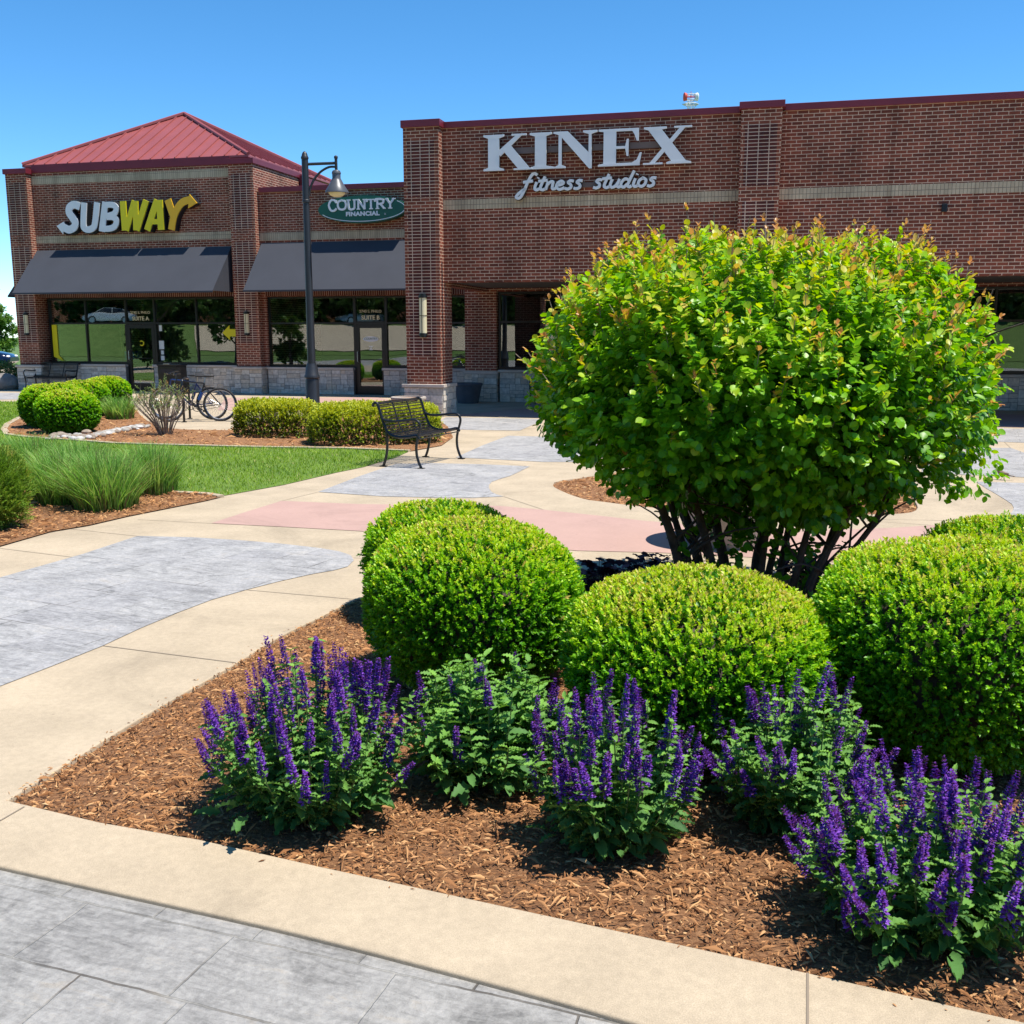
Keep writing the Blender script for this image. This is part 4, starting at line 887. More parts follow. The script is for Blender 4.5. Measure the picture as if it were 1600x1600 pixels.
# ================================================================ STREET FURNITURE
lx, ly = G(490, 662)
sl_ = empty('street_lamp', (lx, ly, 0)); tag(sl_, 'tall charcoal street lamp with bell shade standing between the yellow green hedges', 'street lamp')
MB().lathe([(.165, 0), (.165, .06), (.14, .10), (.135, .86), (.128, .90), (.150, .92), (.150, .96), (.135, .98), (.118, 1.12), (.108, 1.14), (.095, 1.20)], sides=24).build('base', M['lamp_metal'], sl_, smooth=True)
MB().lathe([(.082, 1.18), (.072, 2.6), (.064, 4.0), (.060, 4.28), (.076, 4.29), (.076, 4.33), (.066, 4.34), (.064, 5.10)], sides=20).build('pole', M['lamp_metal'], sl_, smooth=True)
MB().lathe([(.064, 5.09), (.074, 5.10), (.074, 5.13), (.060, 5.15), (.052, 5.19), (.030, 5.225), (.004, 5.24)], sides=20).build('finial', M['lamp_metal'], sl_, smooth=True)
am = MB(); am.tube([(.05, 0, 5.00), (.60, 0, 5.02)], .028, 10)
am.tube(smooth_path([(.06, 0, 4.42), (.09, 0, 4.56), (.17, 0, 4.72), (.30, 0, 4.86), (.46, 0, 4.945), (.60, 0, 4.95)], 5), .022, 10)
am.lathe([(.022, 4.88), (.028, 4.90), (.028, 5.10), (.038, 5.11), (.038, 5.14), (.020, 5.16)], (.60, 0, 0), 12)
am.build('arm', M['lamp_metal'], sl_, smooth=True)
hd = MB().lathe([(.018, 4.90), (.018, 4.86), (.028, 4.855), (.070, 4.84), (.086, 4.81), (.090, 4.785), (.082, 4.78), (.080, 4.70), (.10, 4.665), (.16, 4.55), (.222, 4.455), (.227, 4.425), (.215, 4.42), (.19, 4.44)], (.60, 0, 0), 28).build('lamp_shade', M['shade_metal'], sl_, smooth=True); hd.location.z = .04
MB().lathe([(.165, 4.475), (.155, 4.445), (.12, 4.415), (.07, 4.395), (.01, 4.39)], (.60, 0, 0), 24).build('lens', M['cream'], sl_, smooth=True)

def bench(x, y, rz, label, L=1.24, grp=None):
    o = empty('park_bench', (x, y, 0), rz); tag(o, label, 'bench', grp)
    prof = smooth_path([(-.425, .815), (-.40, .862), (-.355, .855), (-.325, .79), (-.29, .68), (-.25, .57), (-.20, .475), (-.12, .425), (0, .41), (.14, .422), (.22, .44), (.265, .435), (.285, .40)], 5)
    seat_i = [i for i, p in enumerate(prof) if p[0] > -.17]
    for nm, sel in (('backrest', [p for p in prof if p[0] <= -.17]), ('seat', [p for p in prof if p[0] > -.17])):
        mb = MB(); d = 0; last = None
        for p in sel:
            if last is None or math.dist(p, last) > .030:
                mb.tube([(-L / 2, p[0], p[1]), (L / 2, p[0], p[1])], .0085, 6); last = p
        for xx in (-L / 6, L / 6):
            mb.tube([(xx, p[0] - .003, p[1] - .006) for p in sel], .018, 6, flat=.35)
        mb.build(nm, M['black_metal'], o)
    for s in (-1, 1):
        xx = s * L / 2
        fr = MB(); fr.tube([(xx, p[0], p[1]) for p in prof], .020, 8); fr.build('side_frame', M['black_metal'], o, smooth=True)
        MB().tube([(xx, a, b) for a, b in smooth_path([(-.29, .66), (-.20, .625), (-.05, .625), (.12, .645), (.23, .65), (.29, .615), (.305, .55), (.28, .46), (.262, .40)], 4)], .018, 8).build('armrest', M['black_metal'], o, smooth=True)
        MB().tube([(xx, a, b) for a, b in smooth_path([(.265, .42), (.245, .30), (.25, .18), (.28, .08), (.315, .012)], 4)], .019, 8).box(xx - .035, xx + .035, .27, .36, 0, .012).build('leg', M['black_metal'], o, smooth=True)
        MB().tube([(xx, a, b) for a, b in smooth_path([(-.225, .52), (-.205, .36), (-.215, .20), (-.245, .08), (-.275, .012)], 4)], .019, 8).box(xx - .035, xx + .035, -.32, -.23, 0, .012).build('leg', M['black_metal'], o, smooth=True)
    return o
fl, fr_, rl, rr = G(655, 731), G(717, 716), G(597, 729.5), G(666, 715.5)
cx = sum(p[0] for p in (fl, fr_, rl, rr)) / 4; cy = sum(p[1] for p in (fl, fr_, rl, rr)) / 4
bench(cx, cy, radians(-114.4 + 180) , 'black metal slatted bench on the pavement in front of the yellow green hedge', 1.19).rotation_euler[2] = atan2(fr_[1] - fl[1], fr_[0] - fl[0]) 
# facing check: local +Y must point from rear legs to front legs
_b = [o for o in COL.objects if o.name.startswith('park_bench')][0]
fy = (-sin(_b.rotation_euler[2]), cos(_b.rotation_euler[2]))
if fy[0] * (fl[0] - rl[0]) + fy[1] * (fl[1] - rl[1]) < 0: _b.rotation_euler[2] += pi
bx, by = B(-15.0, 6.45); bench(bx, by, -TH + pi, 'black metal bench against the stone wall under the leftmost shop window', 1.5)
bx, by = B(1.75, 4.35); bench(bx, by, -TH + pi, 'black metal bench in the dark arcade, partly hidden by the big round shrub', 1.5)

def planter(x, y, r0, r1, h, mat, label, soil=True, rim=.05):
    o = empty('planter', (x, y, 0)); tag(o, label, 'planter')
    MB().lathe([(r0, 0), (r0 + (r1 - r0) * .9, h * .86), (r1, h * .87), (r1 + .015, h * .9), (r1 + .015, h - .008), (r1, h), (r1 - rim, h), (r1 - rim - .01, h - .06), (.01, h - .06)], sides=36).build('pot', mat, o, smooth=True)
    if soil: MB().lathe([(r1 - rim - .012, h - .058), (r1 * .5, h - .02), (.01, h - .015)], sides=24).build('soil', M['bed'], o, smooth=True)
    return o
px, py = B(-.72, 4.35); planter(px, py, .27, .37, .52, M['planter_dark'], 'dark grey round planter against the arcade wall behind the big brick pillar')
px, py = B(-.48, -.75); planter(px, py, .29, .36, .47, M['planter_stone'], 'pale round stone planter in front of the big brick pillar behind the hedge')
px, py = G(1140, 852); planter(px, py + .1, .30, .46, .62, M['planter_stone'], 'wide pale concrete planter behind the stems of the big round shrub')
# square litter bin by the stone wall
px, py = B(-10.35, 5.9)
tb = empty('litter_bin', (px, py, 0), -TH); tag(tb, 'black square litter bin standing against the stone wall behind the bicycles', 'litter bin')
MB().box(-.31, .31, -.28, .28, .03, .84).build('bin_body', M['black_metal'], tb, bevel=.015)
MB().box(-.33, .33, -.30, .30, .841, .885).build('lid', M['black_metal'], tb, bevel=.012)
MB().box(-.10, .10, -.302, -.20, .886, .91).build('ashtray', M['chrome'], tb, bevel=.005)
MB().box(-.24, .24, -.287, -.2805, .62, .76).build('opening', M['rubber'], tb)

# bicycles ----------------------------------------------------------
def bicycle(x, y, rz, paint, label, lean=0.05):
    o = empty('bicycle', (x, y, 0), rz); o.rotation_euler = (lean, 0, rz); tag(o, label, 'bicycle', 'bicycles parked behind the bare shrub')
    def wheel(cx):
        w_ = MB(); w_.tube([(cx + .325 * cos(a), 0, .345 + .325 * sin(a)) for a in np.linspace(0, 2 * pi, 37)], .021, 8, cap=False); wo_ = w_.build('wheel', M['rubber'], o, smooth=True)
        r_ = MB(); r_.tube([(cx + .298 * cos(a), 0, .345 + .298 * sin(a)) for a in np.linspace(0, 2 * pi, 37)], .010, 6, cap=False); r_.build('rim', M['chrome'], wo_, smooth=True)
        s_ = MB(); s_.tube([(cx, -.04, .345), (cx, .04, .345)], .02, 8)
        for k in range(24):
            a = 2 * pi * k / 24; s_.tube([(cx, .025 * (-1) ** k, .345), (cx + .295 * cos(a), 0, .345 + .295 * sin(a))], .0016, 4, cap=False)
        s_.build('spokes', M['chrome'], wo_)
    wheel(-.52); wheel(.52)
    F = MB(); bb = (-.06, 0, .30); st = (-.22, 0, .78); ht = (.34, 0, .84); hb = (.37, 0, .72)
    F.tube([bb, st], .016, 8); F.tube([st, ht], .014, 8); F.tube([bb, hb], .018, 8); F.tube([ht, hb], .019, 8)
    for s in (-.055, .055): F.tube([(-.52, s, .345), (-.07, s * .5, .30)], .009, 6); F.tube([(-.52, s, .345), (-.21, s * .3, .74)], .008, 6)
    F.build('frame', paint, o, smooth=True)
    fk = MB()
    for s in (-.05, .05): fk.tube([(.375, s * .8, .70), (.44, s, .52), (.52, s, .345)], .012, 8)
    fk.tube([(.375, -.05, .70), (.375, .05, .70)], .014, 6); fk.build('fork', M['black_metal'], o)
    hbm = MB(); hbm.tube([(.33, 0, .85), (.32, 0, .94)], .014, 8); hbm.tube([(.32, 0, .94), (.38, 0, .96)], .014, 8)
    hbm.tube(smooth_path([(.30, -.31, .985), (.34, -.18, .985), (.38, -.06, .96), (.38, .06, .96), (.34, .18, .985), (.30, .31, .985)], 3), .012, 8); hbm.build('handlebar', M['black_metal'], o)
    sm_ = MB(); sm_.tube([st, (-.245, 0, .90)], .012, 8); so_ = sm_.build('seat_post', M['chrome'], o)
    sd_ = MB(); sd_.ellipsoid((-.30, 0, .925), (.13, .075, .028), 14, 8); sd_.ellipsoid((-.15, 0, .925), (.12, .028, .020), 12, 8); sd_.build('saddle', M['rubber'], o, smooth=True)
    cr = MB(); cr.tube([(-.06 + .09 * cos(a), .045, .30 + .09 * sin(a)) for a in np.linspace(0, 2 * pi, 25)], .008, 6, cap=False)
    for k, s in ((0.6, .06), (0.6 + pi, -.06)):
        cr.tube([(-.06, s, .30), (-.06 + .17 * cos(k), s, .30 + .17 * sin(k))], .009, 6); e = (-.06 + .17 * cos(k), s, .30 + .17 * sin(k)); cr.box(e[0] - .045, e[0] + .045, min(s, s * 2.4), max(s, s * 2.4), e[2] - .01, e[2] + .01)
    cr.tube([(-.06, .045, .39), (-.52, .045, .385)], .005, 4); cr.tube([(-.06, .045, .21), (-.52, .045, .305)], .005, 4)
    cr.build('crank_and_chain', M['black_metal'], o)
    mb = MB(); mb.box(-.20, -.02, -.02, .02, .44, .60) if False else mb.tube([(-.17, 0, .60), (-.10, 0, .44)], .035, 8); mb.build('bottle', M['bluepaint'], o); return o
r1 = G(345, 658); bicycle(r1[0] - .50, r1[1] - .12, radians(180 + 8), M['black_metal'], 'black bicycle with thin wheels, the one nearer the camera, behind the bare shrub', .06)
bicycle(r1[0] - .78, r1[1] + .42, radians(180 - 6), M['bluepaint'], 'blue framed bicycle parked just beyond the black bicycle', -.05)
rk = empty('bicycle_rack', (r1[0] - .75, r1[1] + .18, 0), radians(100)); tag(rk, 'low black tubular rack between the two bicycles', 'bike rack')
MB().tube(smooth_path([(-.45, 0, 0), (-.45, 0, .75), (-.30, 0, .86), (.30, 0, .86), (.45, 0, .75), (.45, 0, 0)], 5), .024, 10).build('hoop', M['black_metal'], rk, smooth=True)
MB().box(-.50, -.40, -.05, .05, 0, .012).box(.40, .50, -.05, .05, 0, .012).build('foot_plate', M['black_metal'], rk)

# ================================================================ CARS
def car(x, y, rz, paint, label, n='parked_car', z=0):
    o = empty(n, (x, y, z), rz); tag(o, label, 'car')
    secs = [(-2.30, .45, .74, .80), (-2.22, .32, .88, .86), (-1.7, .27, .98, .90), (-.9, .25, .98, .91), (.9, .25, .97, .91), (1.6, .27, .90, .90), (2.1, .30, .78, .84), (2.32, .42, .62, .74)]
    b = MB(); vs = []; n_ = 10
    for xx, z0, z1, hw_ in secs:
        r_ = [(-hw_, z0 + .02), (-hw_ * 1.02, (z0 + z1) / 2), (-hw_ * .96, z1 - .05), (-hw_ * .82, z1), (-.3, z1 + .02), (.3, z1 + .02), (hw_ * .82, z1), (hw_ * .96, z1 - .05), (hw_ * 1.02, (z0 + z1) / 2), (hw_, z0 + .02)]
        vs += [(xx, a, c) for a, c in r_]
    fs = [(i * n_ + k, i * n_ + (k + 1) % n_, (i + 1) * n_ + (k + 1) % n_, (i + 1) * n_ + k) for i in range(len(secs) - 1) for k in range(n_)] + [tuple(range(n_ - 1, -1, -1)), tuple((len(secs) - 1) * n_ + k for k in range(n_))]
    b.add(vs, fs); b.build('body', paint, o, smooth=True)
    def cab(name, mat, secs, sc_):
        m = MB(); vs = []
        for xx, z1, hw_ in secs: vs += [(xx, -.80 * sc_, .94), (xx, -hw_, z1), (xx, hw_, z1), (xx, .80 * sc_, .94)]
        m.add(vs, [(i * 4 + k, i * 4 + (k + 1) % 4, (i + 1) * 4 + (k + 1) % 4, (i + 1) * 4 + k) for i in range(len(secs) - 1) for k in range(4)] + [(3, 2, 1, 0), tuple((len(secs) - 1) * 4 + k for k in range(4))]); m.build(name, mat, o, smooth=True)
    cab('windows', M['carglass'], [(-1.75, .96, .74), (-1.15, 1.33, .62), (-.3, 1.42, .61), (.35, 1.38, .62), (1.15, .97, .74)], 1.0)
    m = MB(); m.add([(-1.20, -.60, 1.335), (-1.20, .60, 1.335), (-.3, .62, 1.445), (-.3, -.62, 1.445), (.40, .61, 1.40), (.40, -.61, 1.40), (-1.20, -.60, 1.31), (-1.20, .60, 1.31), (-.3, .62, 1.41), (-.3, -.62, 1.41), (.40, .61, 1.37), (.40, -.61, 1.37)],
        [(0, 3, 2, 1), (3, 5, 4, 2), (0, 6, 9, 3), (3, 9, 11, 5), (1, 2, 8, 7), (2, 4, 10, 8), (4, 5, 11, 10), (0, 1, 7, 6)]); 
    for s in (-1, 1):
        m.tube([(-1.72, s * .78, .95), (-1.18, s * .635, 1.33)], .03, 6); m.tube([(.38, s * .635, 1.39), (1.12, s * .77, .96)], .025, 6); m.tube([(-.30, s * .63, 1.42), (-.30, s * .80, .95)], .025, 6)
    m.build('roof', paint, o)
    for cx in (-1.38, 1.38):
        for s in (-1, 1):
            w_ = MB().tube([(cx, s * .72, .33), (cx, s * .925, .33)], .33, 24).build('wheel', M['rubber'], o); MB().tube([(cx, s * .90, .33), (cx, s * .935, .33)], .21, 16).build('rim', M['chrome'], w_)
    for s in (-1, 1):
        MB().ellipsoid((2.20, s * .62, .68), (.10, .16, .06), 10, 6).build('headlight', M['white'], o, smooth=True); MB().box(-2.30, -2.24, s * .62 - .15, s * .62 + .15, .70, .80).build('tail_light', M['coping'], o)
    return o
car(-26.5, 50.0, radians(10), M['navy'], 'dark navy car parked beyond the left corner of the building')
car(*RW(53, 68), radians(140), M['silverpaint'], 'white car seen only as a reflection in the upper left shop window', z=2.6)
car(*RW(34, 69), radians(120), M['silverpaint'], 'pale car seen only as a reflection in the insurance office window', z=2.6)

# ================================================================ RADIO MAST far behind
mx_, my_ = 265 / 1600 * 150, 150
ma = empty('radio_mast', (mx_, my_, 0)); tag(ma, 'distant red and white lattice radio mast with two dishes above the long roof', 'radio mast')
def zat(py, Y):
    r = (FPX * cos(PITCH) + (800 - py) * sin(PITCH), -FPX * sin(PITCH) + (800 - py) * cos(PITCH)); return CAMH + Y * r[1] / r[0]
zt = zat(143, 150); lat = [MB(), MB()]; nseg = 26
for i in range(nseg):
    z0 = (zt - 1.2) * i / nseg; z1 = (zt - 1.2) * (i + 1) / nseg; w0 = 1.4 - 1.0 * i / nseg; w1 = 1.4 - 1.0 * (i + 1) / nseg; m = lat[i % 2]
    c0 = [(w0 * cos(a), w0 * sin(a), z0) for a in (.5, 2.6, 4.7)]; c1 = [(w1 * cos(a), w1 * sin(a), z1) for a in (.5, 2.6, 4.7)]
    for k in range(3): m.tube([c0[k], c1[k]], .06, 5); m.tube([c0[k], c1[(k + 1) % 3]], .035, 4); m.tube([c1[k], c1[(k + 1) % 3]], .035, 4)
lat[0].build('lattice', M['redwhite_r'], ma); lat[1].build('lattice', M['redwhite_w'], ma)
MB().tube([(0, 0, zt - 1.3), (0, 0, zt)], .05, 6).build('tip', M['redwhite_r'], ma)
pf = MB(); zp = zat(163, 150)
pf.tube([(1.0 * cos(a), 1.0 * sin(a), zp) for a in np.linspace(0, 2 * pi, 13)], .07, 5); pf.tube([(-1.2, 0, zp), (1.1, 0, zp)], .08, 5)
for zz in (zat(156, 150), zat(148, 150)): pf.tube([(.6 * cos(a), .6 * sin(a), zz) for a in np.linspace(0, 2 * pi, 13)], .07, 5)
for a in (0, 2.1, 4.2): pf.tube([(1.0 * cos(a), 1.0 * sin(a), zp), (.3 * cos(a), .3 * sin(a), zat(170, 150))], .05, 4)
pf.build('platform', M['redwhite_w'], ma)
zd = zat(151.5, 150)
for s, mt in ((-1, 'redwhite_r'), (1, 'redwhite_w')):
    d_ = MB().tube([(s * .55, 0, zd), (s * .62, 0, zd), (s * .95, -.05, zd), (s * 1.05, -.05, zd)], [.30, .50, .58, .40], 16).build('dish', M[mt], ma, smooth=True)
    MB().tube([(0, 0, zd), (s * .6, 0, zd)], .08, 6).build('dish_arm', M['redwhite_r'], ma)

# ================================================================ BIRD
bx, by = G(1566, 750); bd = empty('small_bird', (bx, by, 0), radians(150)); tag(bd, 'small brown bird walking on the tan pavement at the right', 'bird')
b = MB(); N_ = 12
def birdring(c, d, r): pass
b.tube([(-.085, 0, .062), (-.06, 0, .066), (-.035, 0, .072), (0, 0, .080), (.030, 0, .092), (.045, 0, .108), (.056, 0, .122), (.070, 0, .128), (.080, 0, .124)], [.006, .012, .020, .030, .030, .022, .0185, .016, .004], 10)
b.tube([(-.145, 0, .050), (-.11, 0, .058), (-.06, 0, .068)], [.010, .011, .014], 6, flat=.4); bo = b.build('body', M['bird'], bd, smooth=True)
MB().tube([(.078, 0, .125), (.096, 0, .121)], [.005, .001], 6).build('beak', M['rubber'], bd)
MB().ellipsoid((.070, .014, .131), (.003, .003, .003), 6, 5).ellipsoid((.070, -.014, .131), (.003, .003, .003), 6, 5).build('eyes', M['rubber'], bd)
for s, dx in ((1, .02), (-1, -.025)): MB().tube([(0, s * .012, .06), (dx * .6 - .008, s * .013, .03), (dx, s * .013, .003), (dx + .018, s * .013, .002)], .0022, 5).build('leg', M['bark'], bd)
for s in (1, -1): MB().ellipsoid((-.02, s * .026, .078), (.048, .007, .018), 10, 6).build('wing', M['bird'], bd, smooth=True)

# ================================================================ STONES
st_pts = gp([(88, 686), (102, 683), (118, 685), (134, 687), (146, 684), (160, 681), (172, 678), (186, 676), (200, 673), (212, 671), (224, 669)])
k = 0
for i in range(120):
    t = random.random() ** .9 * (len(st_pts) - 1.001); j = int(t); f = t - j
    x = st_pts[j][0] * (1 - f) + st_pts[j + 1][0] * f + random.gauss(0, .06); y = st_pts[j][1] * (1 - f) + st_pts[j + 1][1] * f + random.gauss(0, .20)
    r = random.uniform(.035, .085); mb = MB(); mb.ellipsoid((0, 0, r * .35), (r * random.uniform(.9, 1.5), r * random.uniform(.8, 1.1), r * .62), 10, 7, .06)
    o = mb.build('river_stone', M[random.choice(['river', 'river2', 'river3'])], None, smooth=True, loc=(x, y, .012), rz=random.uniform(0, 6)); tag(o, 'smooth pale river stone in the strip of cobbles beside the clipped boxwoods', 'stone', 'river stones in the drainage strip')
x, y = B(-17.0, 6.75); o = MB().ellipsoid((0, 0, .2), (.45, .35, .32), 14, 9, .07).build('boulder', M['boulder'], None, smooth=True, loc=(x, y, 0)); tag(o, 'grey boulder at the left corner of the building', 'boulder')

# ================================================================ VEGETATION
def superpt(n, R, H, p=2.6, zb=0.0, ry=None):
    """random points on a clipped-ball surface with outward normals"""
    ry = ry or R; out = []; 
    a = RNG.uniform(0, 2 * pi, n * 3); t = RNG.uniform(-1, 1, n * 3); 
    r = (1 - np.abs(t) ** p) ** (1 / p); w_ = RNG.uniform(size=n * 3)
    # area weighting: include the slope of the profile
    dr = -np.sign(t) * np.abs(t) ** (p - 1) * (1 - np.abs(t) ** p) ** (1 / p - 1); hh = (H - zb) / 2
    wt = r * np.sqrt(hh ** 2 + (R * np.clip(dr, -30, 30)) ** 2); wt /= np.quantile(wt, .97); k = w_ < wt
    a, t, r, dr = a[k][:n], t[k][:n], r[k][:n], dr[k][:n]
    # cap points
    P = np.c_[R * r * np.cos(a), ry * r * np.sin(a), zb + hh * (t + 1)]
    Nn = norm(np.c_[np.cos(a) / R, np.sin(a) / ry, -dr * np.ones_like(a) / hh * 1.0]); return P, Nn, t
def sprigs(P, D, nl, stem, ll, lw, tint, spread=0.9, jit=.3, l8=False, droop=0.0):
    """nl leaves on each sprig starting at P along D"""
    n = len(P); i = np.tile(np.arange(nl), n); P2 = np.repeat(P, nl, 0); D2 = np.repeat(norm(D), nl, 0); T = np.repeat(tint, nl)
    f = (i + .5) / nl; side = norm(np.cross(D2, rdir(len(D2)))); 
    pos = P2 + D2 * (f * stem)[:, None]
    X = norm(D2 * (1 - spread * .5 + .3 * f[:, None]) + side * spread * (1.15 - .55 * f[:, None]) + rdir(len(D2)) * jit * .5)
    if droop: X[:, 2] -= droop; X = norm(X)
    up = norm(D2 * .8 + np.array([0, 0, .7]) + rdir(len(D2)) * jit)
    sc = ll * RNG.uniform(.75, 1.2, len(pos)); sy = lw * RNG.uniform(.8, 1.15, len(pos))
    T = np.clip(T + RNG.normal(0, .07, len(T)) + .10 * f, 0, 1)
    if l8:
        V, Fq = scatter(LEAFR[0], LEAFR[1], pos, X, up, sc, sy); return V, [Fq], np.repeat(T, 12)
    V, F = scatter(LEAF2[0], LEAF2[1], pos, X, up, sc, sy); return V, [F], np.repeat(T, 4)
def cat_parts(parts):
    Vs = []; Fs = {}; Ts = []; off = 0
    for V, F, T in parts:
        for f in F: Fs.setdefault(f.shape[1], []).append(f + off)
        Vs.append(V); Ts.append(T); off += len(V)
    return np.concatenate(Vs), [np.concatenate(f) for f in Fs.values()], np.concatenate(Ts)
def lump(P, sc, seed):
    r = np.random.default_rng(seed); d = np.zeros(len(P))
    for _ in range(5):
        k = r.normal(size=3) * sc; d += np.sin(P @ k + r.uniform(0, 6))
    return d / 5

def boxwood(x, y, R, H, label, seed, n=7500, ll=.0185, lw=.0125, p=2.6, ry=None, yel=.0, grp=None):
    o = empty('boxwood_shrub', (x, y, 0)); tag(o, label, 'shrub', grp)
    P, Nn, t = superpt(n, R, H, p, .0, ry); L = lump(P, 5.5, seed); L2 = lump(P, 14, seed + 1); dep = RNG.uniform(0, 1, len(P)) ** 2.0
    L = L + (RNG.uniform(size=len(P)) < .02) * RNG.uniform(.4, 1.2, len(P))
    P = P + Nn * (L * .024 + L2 * .016 - dep * .075 - .02)[:, None]; P[:, 2] = np.maximum(P[:, 2], .02)
    D = norm(Nn * .9 + np.array([0, 0, .55]) + rdir(len(P)) * .45)
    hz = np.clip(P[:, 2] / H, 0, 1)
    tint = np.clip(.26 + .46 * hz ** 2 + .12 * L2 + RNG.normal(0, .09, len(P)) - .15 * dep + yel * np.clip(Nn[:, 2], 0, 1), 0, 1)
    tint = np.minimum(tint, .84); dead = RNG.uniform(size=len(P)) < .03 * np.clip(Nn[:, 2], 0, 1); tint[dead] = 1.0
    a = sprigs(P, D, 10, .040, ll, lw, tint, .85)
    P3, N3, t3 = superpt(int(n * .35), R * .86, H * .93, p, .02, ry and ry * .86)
    b = sprigs(P3, norm(N3 + rdir(len(P3)) * .6), 7, .05, ll * 1.3, lw * 1.4, np.full(len(P3), .2), .9)  # inner leaves tinted darker: shade inside the crown put into the leaf colour
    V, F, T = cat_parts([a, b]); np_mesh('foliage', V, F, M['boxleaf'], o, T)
    # solid dark core in place of twigs, keeps the crown's inside dark
    c = MB(); prof = [(R * .80 * (1 - abs(s) ** p) ** (1 / p) + .002, H * .90 * (s + 1) / 2) for s in np.linspace(-1, 1, 14)]; c.lathe(prof, sides=20, sy=(ry or R) / R)
    c.build('inner_core', M['bark'], o, smooth=True); return o
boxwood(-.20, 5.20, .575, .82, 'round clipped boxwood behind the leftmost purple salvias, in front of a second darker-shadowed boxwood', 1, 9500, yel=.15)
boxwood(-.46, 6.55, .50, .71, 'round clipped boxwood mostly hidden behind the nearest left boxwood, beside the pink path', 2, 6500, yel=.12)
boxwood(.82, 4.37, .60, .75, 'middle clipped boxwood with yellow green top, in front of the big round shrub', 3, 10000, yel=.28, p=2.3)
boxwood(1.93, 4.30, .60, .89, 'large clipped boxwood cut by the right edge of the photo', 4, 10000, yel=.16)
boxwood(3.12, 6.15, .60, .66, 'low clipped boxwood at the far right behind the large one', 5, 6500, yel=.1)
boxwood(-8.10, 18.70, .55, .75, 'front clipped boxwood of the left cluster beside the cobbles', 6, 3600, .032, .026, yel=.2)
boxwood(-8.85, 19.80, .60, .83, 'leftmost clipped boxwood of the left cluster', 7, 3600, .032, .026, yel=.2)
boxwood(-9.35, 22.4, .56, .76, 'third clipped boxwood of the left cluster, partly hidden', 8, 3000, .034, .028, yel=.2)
boxwood(-9.62, 24.4, .56, .76, 'farthest clipped boxwood of the left cluster, near the shop door', 9, 2800, .036, .03, yel=.15)

